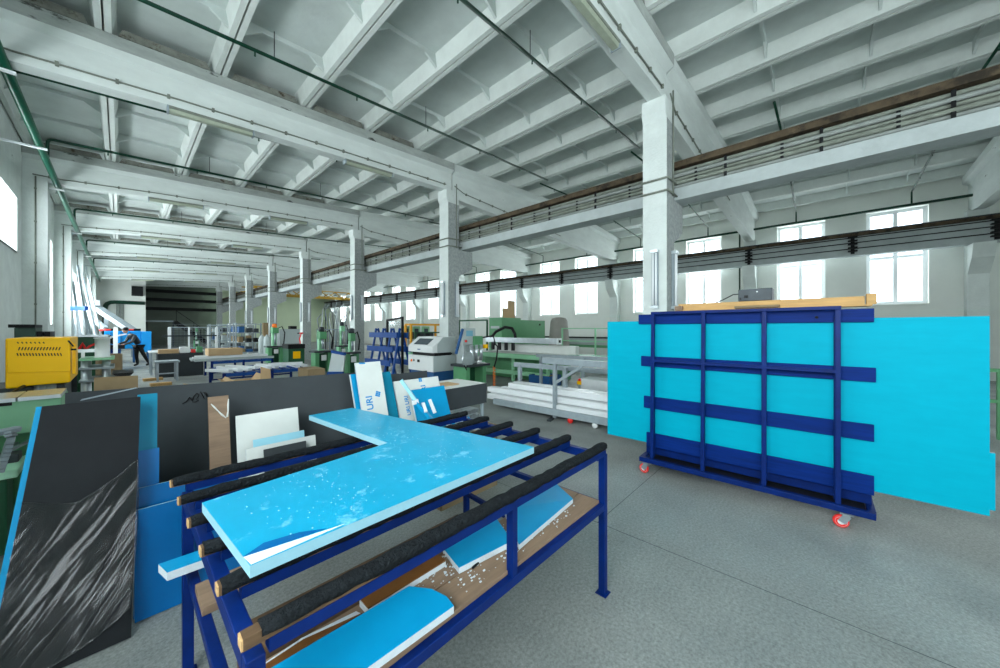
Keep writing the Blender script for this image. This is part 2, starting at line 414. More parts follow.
# columns
for k, y in enumerate(BAYS):
    if y > YE: continue
    y0, y1 = y - .205, y + .205
    c = mb('white')
    c.box((XC0, y0, 0), (XC1, y1, 5.67))
    # little head that widens towards the girder
    c.prism([(XC0 - .06, y0 + .003, 5.668), (XC0 + .1, y0 + .003, 5.668), (XC0 + .1, y0 + .003, 5.3), (XC0, y0 + .003, 5.3), (XC0 - .06, y0 + .003, 5.42)], (0, y1 - y0 - .006, 0))
    co = c.build('column' if k == 0 else 'column.%03d' % k, loc=(6.65, y, 0)); struct(co)
    f = mb('rough_conc')
    f.box((XC0 + .002, y0 - .004, 0), (XC1 + .004, y0, 5.3))
    f.prism([(XC1 - .02, y0, 3.2), (XC1 + .02, y0, 3.18), (7.4, y0, 3.46), (7.4, y0, 3.97), (XC1 - .02, y0, 3.97)], (0, y1 - y0, 0))
    struct(f.build('corbel', co))
    cl = mb('conduit')
    for z in (4.02, 4.24):
        cl.tube([(XC0 - .03, y0 - .03, z), (XC0 - .03, y1 + .03, z)], .018, 6); cl.tube([(XC0 - .03, y0 - .03, z), (XC1 + .08, y0 - .03, z + .02)], .018, 6)
    cl.tube([(XC0 + .3, y0 - .02, 4.0), (XC0 + .3, y0 - .02, 5.9)], .015, 6)
    struct(cl.build('conduit', co))

# pilasters on the two long walls
for k, y in enumerate(BAYS):
    y0, y1 = y - .21, y + .21
    p = mb('white').box((XL, y0, 0), (-1.22, y1, 5.24))
    q = p.build('pilaster' if k == 0 else 'pilaster.%03d' % (2 * k), loc=(-1.4, y, 0)); struct(q)
    t = mb('conduit').tube([(-1.4, y0 - .015, 0.3), (-1.4, y0 - .015, 5.3)], .014, 6)
    for z in (1.2, 2.2, 3.2, 4.2, 5.0): t.box((-1.42, y0 - .035, z - .02), (-1.38, y0, z + .02))
    struct(t.build('conduit', q))
    p = mb('white').box((17.85, y0, 0), (XR, y1, 5.3))
    p.prism([(17.85, y0, 3.3), (17.4, y0, 3.75), (17.25, y0, 4.18), (17.85, y0, 4.18)], (0, y1 - y0, 0))
    struct(p.build('pilaster.%03d' % (2 * k + 1), loc=(18, y, 0)))

# crane runway along the column row
b = mb('runway')
b.box((6.95, YB + .5, 3.98), (7.33, YE - .1, 4.2)); b.use(M['dirty_conc']).box((7.06, YB + .5, 4.2), (7.2, YE - .1, 4.56))
rb = b.build('runway_beam', loc=(7.1, 2, 4)); struct(rb)
b = mb('rust').box((6.9, YB + .5, 4.56), (7.38, YE - .1, 4.66)); b.box((7.1, YB + .5, 4.66), (7.17, YE - .1, 4.76))
struct(b.build('runway_rail', rb))
for j, (z, r) in enumerate(((4.24, .028), (4.305, .034), (4.375, .026), (4.44, .034), (4.51, .03))):
    t = mb('conduit' if j % 3 else 'grey_pipe'); t.tube([(6.99 - .012 * (j % 2), YB + .6, z), (6.99 - .012 * (j % 2), YE - .2, z)], r, 8)
    t.use(M['black'])
    for q in range(34):
        yy = -6 + q * 1.2 + (j % 2) * .45
        t.box((6.95, yy - .02, z - r - .012), (7.06, yy + .02, z + r + .012))
    struct(t.build('conduit', rb))
# crane runway on the right wall
b = mb('runway').box((17.5, YB + .5, 4.18), (17.8, YE - .1, 4.86))
b.use(M['rust']).box((17.38, YB + .5, 4.86), (17.84, YE - .1, 4.96)); b.use(M['dark_steel']).box((17.55, YB + .5, 4.96), (17.62, YE - .1, 5.03))
rr = b.build('runway_beam.001', loc=(17.6, 2, 4.2)); struct(rr)
t = mb('black')
for z in (4.42, 4.62, 4.8): t.tube([(17.42, YB + .6, z), (17.42, YE - .2, z)], .016, 6)
struct(t.build('trolley_wire', rr))
for q in range(18):
    yy = -3.81 + q * 3.0
    t = mb('black')
    for z in (4.34, 4.46, 4.58, 4.7, 4.82): t.box((17.38, yy - .12, z - .022), (17.5, yy + .12, z + .022))
    t.box((17.46, yy - .05, 4.24), (17.5, yy + .05, 4.9))
    struct(t.build('wire_bracket', rr))

# end walls: white partition, dark recess with a stair, pale green wall
struct(mb('wallp').box((XL, 40.2, 0), (1.35, 40.6, 6.4)).build('wall_end_left'))
struct(mb('end_shade').box((XL, YE + 1.6, 0), (7.4, YE + 1.9, 6.9)).build('wall_end'))
struct(mb('end_shade').box((1.05, 40.6, 0), (1.35, YE + 1.6, 6.4)).build('wall_recess'))
struct(mb('endgreen').box((6.9, YE, 0), (XR + .4, YE + .3, 7.2)).build('wall_end_right'))
b = mb('ceil').box((XL - .4, YE + .15, 6.1), (7.4, YE + 1.9, 6.3)); struct(b.build('ceiling_recess'))
b = mb('black')
for z in (5.15, 4.35, 3.5): b.box((1.35, 45.4, z - .14), (6.9, 45.7, z + .14))
struct(b.build('trim_2'))

# ================================================================= light
def win_light(x, y0, y1, z0, z1, face, L):
    d = bpy.data.lights.new('daylight', 'AREA'); d.shape = 'RECTANGLE'; d.size = (z1 - z0); d.size_y = (y1 - y0)
    d.energy = L * PI * d.size * d.size_y; d.color = (.965, 1.0, .99)
    o = bpy.data.objects.new('daylight', d); COL.objects.link(o); o.location = (x, (y0 + y1) / 2, (z0 + z1) / 2)
    o.rotation_euler = (0, -PI / 2 * face, 0)
    return o
LR, LL, LB = 9.0, 10.5, 7.0
for ya, yb, za, zb in rwin: win_light(XR + .42, ya, yb, za, zb, -1, LR * (1.1 if ya > 2.5 else .75 if ya > -1 else .35))
for ya, yb, za, zb in lwin: win_light(XL - .52, ya, yb, za, zb, 1, LL)
for xa, xb, za, zb in fill_win:  # fill lamps at the added back windows
    o = win_light(0, 0, xb - xa, 0, zb - za, 1, LB); o.location = ((xa + xb) / 2, YB - .32, (za + zb) / 2); o.rotation_euler = (PI / 2, 0, 0)
    o.data.size, o.data.size_y = xb - xa, zb - za
w = bpy.data.worlds.new('sky'); SC.world = w; w.use_nodes = True
w.node_tree.nodes['Background'].inputs[0].default_value = (.8, .92, 1, 1); w.node_tree.nodes['Background'].inputs[1].default_value = 3
SC.view_settings.view_transform = 'Standard'; SC.view_settings.look = 'None'; SC.view_settings.gamma = 1; SC.view_settings.use_curve_mapping = False
SC.view_settings.exposure = .36
SC.cycles.max_bounces = 8; SC.cycles.diffuse_bounces = 5; SC.cycles.glossy_bounces = 3; SC.cycles.transparent_max_bounces = 12
SC.cycles.sample_clamp_indirect = 6
# ================================================================= the blue slatted work table
TX0, TX1, TY0, TY1, TZ = .19, 1.98, .955, 2.17, .845
wt = thing('work_table', 'dark blue steel work table with black padded slats carrying the big cut panel', 'work table', (1.08, 1.56, 0))
def tb(*bars, m='dblue'):
    b = mb(m)
    for p, q, w_, h_ in bars: b.bar(p, q, w_, h_)
    return b
legs = [(TX0 + .02, TY0 + .02), (TX1, TY0 + .02), (TX0 + .02, TY1 - .01), (TX1, TY1 + .04)]
for k, (x, y) in enumerate(legs):
    l = tb(((x, y, 0.006), (x, y, TZ - .001), .04, .04)); l.box((x - .035, y - .035, 0), (x + .035, y + .035, .006)); l.build('leg', wt, .003)
tb(((TX0 + .02, TY0 + .042, TZ - .025), (TX0 + .02, TY1 - .032, TZ - .025), .04, .05)).build('end_rail', wt, .003)
tb(((TX1, TY0 + .042, TZ - .025), (TX1, TY1 + .018, TZ - .025), .04, .05)).build('end_rail', wt, .003)
slat_y = [.962, 1.206, 1.45, 1.692, 1.938, 2.18]
for k, y in enumerate(slat_y):
    x0, x1 = TX0 - .03 + .006 * (5 - k) - .006, TX1 - .02 - .004 * k
    s_ = tb(((x0 + .05, y, TZ + .018), (x1, y, TZ + .018), .035, .034)); so = s_.build('slat', wt)
    w_ = mb('wood_d'); w_.box((x0, y - .017, TZ + .036), (x1, y + .017, TZ + .063)); w_.use(M['endgrain']); w_.box((x0 - .004, y - .016, TZ + .037), (x0, y + .016, TZ + .062))
    w_.build('batten', so)
    # padded strip: an uneven foam tube folded over the batten, chewed at the ends
    pd = mb('foamblack'); n = 40; secs = []
    rnd = random.Random(k)
    sx = x0 + (.006 if k else .035)
    for i_ in range(n + 1):
        x = sx + (x1 + .012 - sx) * i_ / n; a = rnd.uniform(-.003, .003); t_ = .012 + rnd.uniform(-.002, .003)
        if i_ in (0, n): t_ *= .5
        lo = .048 if k == 0 and x < .5 else .04; t_ *= .6
        prof = [(-.017, lo), (-.017 - t_, lo), (-.0175 - t_, .058), (-.015 - t_ * .5, .065 + t_ * .6), (0, .067 + t_ * .9), (.015 + t_ * .5, .065 + t_ * .6), (.0175 + t_, .058), (.017 + t_, lo), (.017, lo), (.017, .063), (-.017, .063)]
        secs.append([(x, y + py + a, TZ + pz + a * .6) for py, pz in prof])
    pd.use(M['foamblack'], True).loft(secs); pd.build('pad', so)
ZS = .53
tb(((TX0 + .04, TY0 + .02, ZS), (TX1 - .02, TY0 + .02, ZS), .04, .04)).build('lower_rail', wt, .003)
tb(((TX0 + .04, TY1 - .02, ZS), (TX1 - .02, TY1 + .02, ZS), .03, .03)).build('lower_rail', wt, .003)
tb(((TX0 + .02, TY0 + .04, ZS), (TX0 + .02, TY1 - .03, ZS), .035, .035)).build('lower_rail', wt, .003)
tb(((TX1, TY0 + .04, ZS), (TX1, TY1 + .02, ZS), .035, .035)).build('lower_rail', wt, .003)
tb(((1.135, TY0 + .02, ZS + .02), (1.135, TY0 + .02, TZ), .035, .035)).build('post', wt, .003)
tb(((1.135, TY1, ZS + .015), (1.135, TY1, TZ), .03, .03)).build('post', wt, .003)
br = tb(((TX1 - .02, TY1 + .04, .225), (TX1 - .06, 1.72, .225), .03, .03))
br.use(M['steel']).cyl((TX1 - .02, TY1 - .02, .24), (TX1 - .02, TY1 - .02, .275), .012, n=6).cyl((TX1 - .02, TY1 - .02, .275), (TX1 - .02, TY1 - .02, .29), .006, n=8)
br.build('brace', wt)
# shelf boards lie loose on the lower frame
def board(name, label, cat, x0, x1, y0, y1, z0, z1, m, group=None, bevel=.002, rz=0):
    b = mb(m).box((x0, y0, z0), (x1, y1, z1)); o = b.build(name, bevel=bevel); o.rotation_euler.z = rz
    return tag(o, label, cat, group)
sz = ZS + .021
board('shelf_board', 'worn brown shelf board along the front of the blue work table', 'board', .22, 1.95, .985, 1.12, sz, sz + .018, 'wood_b')
board('shelf_board', 'second brown shelf board, dusted with white chips, behind the front one', 'board', .3, 1.95, 1.125, 1.275, sz, sz + .018, 'wood_b')
board('plank', 'dark grained plank standing on edge under the front slat of the work table', 'plank', .24, 1.12, 1.29, 1.315, sz, sz + .14, 'wood_d')
board('plank', 'brown plank lying at the back of the lower shelf with its end sticking out left', 'plank', .2, 1.3, 1.66, 1.84, ZS + .02, ZS + .05, 'wood_b')
board('block', 'small pine block under the right end of the shelf', 'wood block', 1.86, 1.945, .99, 1.08, .475, ZS - .023, 'wood')
# ---- the big L-shaped sandwich panel on top
def plate(name, label, cat, poly, z0, z1, top, side, face_z=.0015, group=None):
    """foam board: core + coloured skin on top"""
    b = mb(side).prism([(x, y, z0) for x, y in poly], (0, 0, z1 - z0))
    o = b.build(name); tag(o, label, cat, group)
    cx = sum(p[0] for p in poly) / len(poly); cy = sum(p[1] for p in poly) / len(poly)
    s_ = mb(top).prism([(x, y, z1) for x, y in poly], (0, 0, face_z)); s_.build('skin', o)
    return o
PZ = TZ + .077
A = lambda px, py, z=PZ + .034: tuple(at_z(px, py, z))[:2]
poly = [A(202, 503), A(250, 566), A(534, 447), A(352, 408), A(309, 415.5), A(388, 443)]
pn = plate('cut_panel', 'large bright cyan L-shaped foam panel lying on the blue work table', 'panel', poly, PZ, PZ + .034, 'cyan_t', 'foam_b')
# torn film corner: bare white strip along the front edge near the left corner
p0, p1 = Vector(A(250, 566) + (0,)), Vector(A(345, 524.5) + (0,))
dy = Vector((0, .052, 0))
z_ = Vector((0, 0, PZ + .0355))
mb('pvc').prism([p0 + z_ + Vector((.003, .002, 0)), p1 + z_ + Vector((0, .001, 0)), p0 + z_ + Vector((-.004, .055, 0))], (0, 0, .0008)).build('bare_strip', pn)
mb('blue_film').prism([p0 + z_ + Vector((-.004, .055, .0009)), p0 + z_ + (p1 - p0) * .8 + Vector((0, .018, .0009)), p0 + z_ + (p1 - p0) * .55 + Vector((0, .062, .0009)), p0 + z_ + (p1 - p0) * .2 + Vector((0, .085, .0009))], (0, 0, .0012)).build('folded_film', pn)
# white saw chips on the panel
rnd = random.Random(3)
def pin(poly, x, y):
    c = False
    for (xa, ya), (xb, yb) in zip(poly, poly[1:] + poly[:1]):
        if (ya > y) != (yb > y) and x < (xb - xa) * (y - ya) / (yb - ya) + xa: c = not c
    return c
ch = mb('foam')
n = 0
while n < 420:
    x, y = rnd.uniform(.2, 1.6), rnd.uniform(1.2, 2.9)
    if not pin(poly, x, y): continue
    if noise.noise(Vector((x * 3, y * 3, 1))) + rnd.uniform(-.3, .3) < 0 and y < 1.72: continue
    r = rnd.uniform(.0006, .0018); n += 1; z = PZ + .0355
    ch.box((x - r, y - r * rnd.uniform(.4, 1), z), (x + r, y + r, z + r * .7), )
o = ch.build('chips'); o['kind'] = 'stuff'; tag(o, 'white saw chips scattered over the cyan panel', 'saw chips')
# ---- offcuts on the lower shelf
st = plate('panel_strip', 'narrow cyan foam strip sticking out left from under the work table', 'panel strip', [(.105, 2.02), (.125, 1.925), (1.25, 1.88), (1.25, 1.97)], ZS + .062, ZS + .095, 'cyan_s', 'foam')
zt = .585
pl = [(.12, 1.185), (.75, 1.165), (.80, 1.09), (.815, 1.02), (.805, .965), (.12, .985)]
o = plate('offcut', 'cyan foam offcut with a rounded corner lying on the front of the lower shelf', 'offcut', pl, zt, zt + .026, 'cyan_s', 'foam')
b = mb('foam').prism([(.55, .99, sz + .019), (.66, .985, sz + .019), (.62, 1.06, sz + .019)], (0, 0, zt - sz - .0195)); tag(b.build('offcut_wedge'), 'small white foam wedge propping the rounded cyan offcut', 'offcut')
b = mb('foam').box((.60, 1.2, sz + .019), (.955, 1.262, sz + .04)); o = b.build('laminate_strip'); tag(o, 'broken brown laminate strip with a white edge behind the rounded cyan offcut', 'laminate strip')
mb('brownlam').box((.603, 1.2, sz + .04), (.955, 1.26, sz + .046)).build('skin', o)
b = mb('foam').prism([(.22, 1.2, sz + .019), (.58, 1.195, sz + .019), (.57, 1.225, sz + .019), (.4, 1.25, sz + .019), (.26, 1.235, sz + .019)], (0, 0, .02)); o = b.build('laminate_strip'); tag(o, 'second brown laminate strip with torn white film near the left table leg', 'laminate strip')
mb('brownlam').prism([(.22, 1.2, sz + .039), (.58, 1.197, sz + .039), (.4, 1.235, sz + .039), (.26, 1.225, sz + .039)], (0, 0, .005)).build('skin', o)
def tilted(name, label, quad, th, top, side, cat='offcut', group=None):
    """foam slab through four points, thickened downwards"""
    q = [Vector(p) for p in quad]; n_ = (q[1] - q[0]).cross(q[3] - q[0]).normalized()
    if n_.z < 0: n_ = -n_
    b = mb(side).prism(q, -n_ * th); o = b.build(name); tag(o, label, cat, group)
    mb(top).prism([p + n_ * .0002 for p in q], n_ * .0015).build('skin', o); return o
# two cyan slabs leaning on the shelf
tilted('offcut', 'cyan foam slab leaning on the shelf left of the middle post', [at_z(459, 568, sz + .045), at_z(512, 541, sz + .045), at_y(487, 505, 1.42), at_y(442, 547, 1.30)], .024, 'cyan_s', 'foam')
tilted('offcut', 'cyan foam slab leaning on the shelf right of the middle post', [at_z(519, 545, sz + .045), at_z(573, 499, sz + .045), at_y(552, 480, 1.34), at_y(504, 509, 1.30)], .024, 'cyan_s', 'foam')
ch = mb('foam'); rnd = random.Random(9)
for k in range(420):
    x = rnd.triangular(.75, 1.9, 1.05); y = rnd.triangular(1.0, 1.27, 1.25 if x < 1.2 else 1.15); r = rnd.uniform(.001, .005)
    if abs(y - 1.1225) < .004: continue
    ch.box((x - r, y - r * .7, sz + .0182), (x + r, y + r * .6, sz + .0182 + r * .8))
o = ch.build('foam_crumbs'); o['kind'] = 'stuff'; tag(o, 'white foam crumbs strewn over the brown shelf boards', 'foam crumbs')
tag(mb('black').tube([(1.02, 1.1, sz + .025), (1.06, 1.105, sz + .025)], .005, 6).build('cutter_clip'), 'small black clip lying on the front shelf board', 'clip')

# ================================================================= the trolley with the cyan sheets
tr = thing('panel_trolley', 'dark blue A-frame panel trolley on red castors', 'trolley', (4.2, .65, 0))
PY = [-.10, .385, .88, 1.375]
b = mb('dblue'); zb = .15
b.bar((3.95, -.31, zb), (3.95, 1.5, zb), .05, .05); b.bar((4.47, -.31, zb), (4.47, 1.5, zb), .05, .05)
for y in (-.29, .40, 1.48): b.bar((3.975, y, zb), (4.445, y, zb), .05, .05)
b.build('base_frame', tr, .003)
for y in PY:
    b = mb('dblue').bar((3.965, y, zb + .026), (4.005, y, 1.76), .035, .035); b.build('front_post', tr, .003)
    b = mb('dblue').bar((4.045, y + .01, zb + .026), (4.035, y + .01, 1.7), .03, .03); b.build('inner_post', tr, .003)
mb('dblue').bar((4.005, PY[0] - .02, 1.775), (4.005, PY[-1] + .02, 1.775), .035, .03).build('top_rail', tr, .003)
mb('dblue').bar((3.985, PY[0] + .0, 1.25), (3.985, PY[-1], 1.25), .022, .03).build('middle_rail', tr, .003)
for k, (za, zc) in enumerate(((1.655, 1.765), (1.175, 1.29), (.70, .835), (.27, .425))):
    b = mb('plank_blue').box((4.063, -.31 - .01 * (k == 1), za), (4.083, 1.56 - .03 * k, zc)).build('plank', tr, .003)
    if k == 0: mb('black').lathe([(.012, 0), (.012, .002), (.002, .0021)], (4.0625, .03, 1.70), 10, 'x').build('knot_hole', b)
def castor(x, y, ang):
    c = mb('steel'); d = Vector((math.cos(ang), math.sin(ang), 0)); s_ = Vector((-d.y, d.x, 0)); h = Vector((x, y, .05)) + d * .035
    c.box((x - .04, y - .04, .115), (x + .04, y + .04, .124))
    c.bar(Vector((x, y, .112)) + s_ * .028, h + s_ * .028, .05, .005, up=s_); c.bar(Vector((x, y, .112)) - s_ * .028, h - s_ * .028, .05, .005, up=s_)
    c.bar(Vector((x, y, .112)) + s_ * .03, Vector((x, y, .112)) - s_ * .03, .05, .006)
    co = c.build('castor', tr)
    w_ = mb('red')
    def ring(pr): return [[h + d * (r * math.cos(2 * PI * k / 24)) + Vector((0, 0, r * math.sin(2 * PI * k / 24))) + s_ * t for k in range(24)] for r, t in pr]
    w_.use(M['red'], True).loft(ring([(.038, -.017), (.047, -.016), (.05, -.009), (.05, .009), (.047, .016), (.038, .017)]))
    w_.build('tyre', co)
    w_ = mb('mwhite', True); w_.loft(ring([(.008, -.022), (.02, -.021), (.026, -.014), (.038, -.0175), (.039, 0), (.038, .0175), (.026, .014), (.02, .021), (.008, .022)])); w_.build('hub', co)
castor(3.95, -.15, 1.75); castor(3.95, 1.42, 1.5); castor(4.47, -.15, 1.9); castor(4.47, 1.40, 1.3)
for k in range(4):
    x = 4.085 + .031 * k
    y0 = -.86 + (0, -.03, .3, .35)[k]; z0, z1 = (.30, 1.69) if k != 1 else (.335, .735)
    y1 = 1.95 - (0, .3, .2, .25)[k]
    o = mb('foam').box((x + .002, y0, z0), (x + .0285, y1, z1)).build('foam_sheet')
    tag(o, ('cyan foam sheet, foremost on the blue trolley, overhanging it at both ends', 'lower cyan foam sheet peeking out at the right behind the front sheet',
            'cyan foam sheet, third from the front on the blue trolley', 'rearmost cyan foam sheet standing on the blue trolley')[k], 'foam sheet', 'cyan sheets on the trolley')
    mb('cyan').box((x, y0, z0), (x + .002, y1, z1)).build('skin', o)
b = mb('dblue')
b = mb('black'); b.box((3.976, -.26, .14), (4.444, 1.45, .16)).build('bed', tr)  # black plate added to darken the shaded floor gap under the sheets
for x in (4.12, 4.3): mb('dblue').box((x, -.3, .176), (x + .04, 1.49, .262)).build('bearer', tr)
b = mb('wood')
tag(board('timber', 'long pine timber lying across the top of the blue trolley', 'timber', 4.095, 4.165, -.26, 1.14, 1.80, 1.868, 'wood'), 'long pine timber lying across the top of the blue trolley', 'timber')
board('timber', 'short upright pine offcut at the right end of the timber on the trolley', 'timber', 4.08, 4.15, -.325, -.268, 1.80, 1.885, 'wood')
board('timber', 'flat pine lath under the long timber on the trolley top', 'lath', 4.05, 4.2, -.30, 1.16, 1.785, 1.799, 'wood')
for k in (0,):
    b = mb('card_d').box((4.02, .28, 1.80), (4.09, .62, 1.822)); tag(b.build('lath', bevel=.002), 'short brown lath in front of the long pine timber', 'lath')
    b = mb('wood_b').box((4.03, 1.09, 1.80), (4.09, 1.16, 1.845)); tag(b.build('wood_block', bevel=.002), 'small brown block at the left end of the pine timber', 'wood block')
bx = thing('control_box', 'small dark grey control box on the timber above the cyan sheets', 'control box', (4.18, .6, 1.869))
b = mb('dark_steel').box((4.095, .335, 1.869), (4.27, .60, 1.985)).build('housing', bx, .006)
mb('black').box((4.085, .52, 1.9), (4.0945, .55, 1.925)).build('switch', bx); mb('black').box((4.085, .575, 1.885), (4.0945, .585, 1.905)).build('socket', bx)
b = mb('pvc').lathe([(.007, 0), (.007, .004), (.001, .0045)], (4.0905, .45, 1.955), 10, 'x'); b.build('indicator', bx)
b = mb('black').tube([(4.2, .60, 1.95), (4.22, .66, 1.95), (4.25, .76, 1.9), (4.27, .9, 1.85), (4.27, 1.0, 1.72)], .005, 6); b.build('cable', bx)
# ================================================================= boards leaning behind the table
LT = thing('long_table', 'long grey table with a white top behind the leaning dark boards', 'table', (1.7, 3.75, 0))
ztop = .85
mb('offwhite').box((-.25, 3.87, ztop - .03), (1.6, 4.5, ztop)).build('table_top', LT, .003)
b = mb('offwhite').box((1.6, 3.44, ztop - .03), (3.44, 4.05, ztop)).build('table_top', LT, .003)
b = mb('dboard').box((1.62, 3.42, ztop - .27), (3.44, 3.44, ztop - .003)).build('apron', LT)
for x, y in ((3.40, 3.47), (3.40, 4.0), (1.66, 4.0), (-.2, 3.95), (-.2, 4.44), (1.5, 4.44)):
    mb('grey_steel').bar((x, y, 0), (x, y, ztop - .03), .035).build('leg', LT)
tag(mb('card').box((2.6, 3.6, ztop + .0005), (3.1, 3.85, ztop + .012)).build('board_offcut', bevel=.002), 'flat beige offcut lying on the white table top', 'offcut')
# profiles stacked below the table
rnd = random.Random(5)
for k in range(14):
    r_ = .028; col, row = k % 7, k // 7
    x = 2.9 + col * .07; z = .40 + row * .075
    b = mb('alu'); y0 = 3.5 + rnd.uniform(-.03, .03)
    for a, c in (((x - .03, z - .03), (x + .03, z - .025)), ((x - .03, z + .025), (x + .03, z + .03)), ((x - .03, z - .025), (x - .025, z + .025)), ((x + .025, z - .025), (x + .03, z + .025)), ((x - .002, z - .025), (x + .002, z + .025))):
        b.box((a[0], y0, a[1]), (c[0], y0 + .5, c[1]))
    tag(b.build('window_profile'), 'hollow profile end, %s from the left in the %s row under the white-topped table' % (('first', 'second', 'third', 'fourth', 'fifth', 'sixth', 'seventh')[col], ('lower', 'upper')[row]), 'profile', 'profiles under the white-topped table')
sh = mb('grey_steel').box((2.75, 3.46, .345), (3.42, 4.02, .368)); sh.build('shelf', LT)

def lean(name, label, cat, xa, xb, y0, y1, z0, z1, th, face, core, group=None, slant=0, sl=None):
    if z0 > .1: y0, xa, xb, z0, slant = y0 - (y1 - y0) * z0 / (z1 - z0), xa - slant * z0 / (z1 - z0), xb - slant * z0 / (z1 - z0), .004, slant * (1 + z0 / (z1 - z0))
    """sheet standing on z0 at Y=y0, leaning back to Y=y1 at z1; slant tilts it sideways; front face coloured"""
    q = [Vector((xa, y0, z0)), Vector((xb, y0, z0)), Vector((xb + slant, y1, z1)), Vector((xa + (slant if sl is None else sl), y1, z1))]
    n_ = (q[1] - q[0]).cross(q[3] - q[0]).normalized()           # towards the camera (-Y)
    if n_.y > 0: n_ = -n_
    b = mb(core).prism(q, -n_ * th); o = b.build(name); tag(o, label, cat, group)
    f_ = mb(face).prism([p + n_ * .0003 for p in q], n_ * .0015).build('skin', o)
    return o, q, n_
# long dark board: runs a little askew
P = lambda px, py, y: at_y(px, py, y)
q0 = [at_y(65, 393, 3.70), at_y(357, 372.5, 3.34)]
q = [Vector((q0[0].x, 3.60, .004)), Vector((q0[1].x, 3.20, .004)), q0[1], q0[0]]
n_ = (q[1] - q[0]).cross(q[3] - q[0]).normalized(); n_ = n_ if n_.y < 0 else -n_
b = mb('dboard').prism(q, -n_ * .03); LB = b.build('dark_board'); tag(LB, 'very long dark grey board standing on edge with a black scrawl on it', 'board')
# handwriting on the board (marker)
def on_board(px, py):
    d = ray(px, py); t_ = (q[0] - EYE).dot(n_) / d.dot(n_); return EYE + d * t_ + n_ * .002
for st_ in ([(182, 404), (186, 402), (190, 397), (191, 399), (192, 401), (194, 396), (197, 393), (199, 395), (196, 400)],
            [(192, 402), (196, 402), (199, 400)], [(200, 391.5), (203, 396), (204, 399)], [(203.5, 392), (206, 395), (207, 397)], [(205.5, 392), (206.5, 394), (208, 396.5)], [(206, 399), (209, 398)]):
    mb('ink').tube([on_board(*p) for p in st_], [.002] + [.0045] * (len(st_) - 2) + [.002], 6).build('marker_stroke', LB)
mb('grey_steel').prism([on_board(80, 401), on_board(138, 388), on_board(136, 387.3), on_board(82, 399)], -n_ * -.001).build('scrape', LB)
o, qq, nn = lean('dark_board', 'shorter dark grey board behind the printed white panels', 'board', 1.66, 2.42, 3.22, 3.39, .004, 1.115, .03, 'dboard', 'dboard')
# black film-wrapped panel, front left
BW, bq, bn = lean('wrapped_panel', 'tall black panel half covered by clear stretch film at the left edge', 'panel', -.405, .035, 2.63, 3.0, .004, 1.195, .022, 'bboard', 'bboard', slant=.045, sl=.125)
lean('foam_sheet', 'cyan-edged sheet standing right behind the film-wrapped black panel', 'foam sheet', -.43, .0, 2.68, 3.035, .004, 1.19, .022, 'cyan_s', 'cyan_s', slant=.055, sl=.128)
lean('foam_sheet', 'tall narrow cyan sheet just right of the black wrapped panel', 'foam sheet', .05, .138, 2.83, 3.13, .004, 1.19, .03, 'cyan_d', 'foam_b', slant=.02)
lean('foam_sheet', 'medium tall blue sheet leaning in front of the narrow cyan one', 'foam sheet', .045, .14, 2.78, 3.0, .004, .87, .025, 'blue_film', 'foam_b', slant=.02)
lean('foam_sheet', 'wide blue sheet behind the rear left table leg', 'foam sheet', .07, .54, 2.80, 2.93, .004, .67, .02, 'blue_film', 'foam_b')
lean('foam_sheet', 'lowest blue sheet standing beside the rear left table leg', 'foam sheet', .05, .30, 2.74, 2.83, .004, .58, .022, 'blue_film', 'foam_b')
# clear stretch film hanging over the black panel: wrinkled sheet in front of it
fm = mb('film', True); nu, nv = 60, 70
vs = []; up = (bq[3] - bq[0]); ac = (bq[1] - bq[0])
def ftop(u): return .63 - .055 * math.sin(u * PI * .75) + .22 * max(0, u - .45)
for j in range(nv + 1):
    for i_ in range(nu + 1):
        u, v = i_ / nu, j / nv
        lo = .02 + .10 * u ** 3; w_ = lo + (ftop(u) - lo) * v
        uu = u * (.995 + .02 * math.sin(3 * v) - .02 * (1 - v) ** 3)
        s_ = (u * .32 - w_ * .62)
        wr = .5 + .5 * noise.noise(Vector((s_ * 20, (u * .5 + w_) * 1.8, 0))) + .25 * noise.noise(Vector((s_ * 60, (u + w_) * 3, 3)))
        edge = (1 - v) * .02
        vs.append(bq[0] + ac * uu + up * w_ - ac * (w_ * uu * .182) + bn * (.004 + .015 * max(0, wr) * (1 - .8 * v) + edge))
fm.add(vs, [(a, a + 1, a + nu + 2, a + nu + 1) for j in range(nv) for a in range(j * (nu + 1), j * (nu + 1) + nu)])
fo = fm.build('stretch_film', BW, recalc=False)
# rolled rims of the film
rim = mb('film'); top = [vs[nv * (nu + 1) + i_] + bn * .002 for i_ in range(nu + 1)]; rim.tube(top, .0022, 5); right = [vs[j * (nu + 1) + nu] + bn * .002 for j in range(nv + 1)]; rim.tube(right, .003, 5); rim.tube([vs[i_] + bn * .002 for i_ in range(nu + 1)], .003, 5)
rim.build('film_rim', fo)

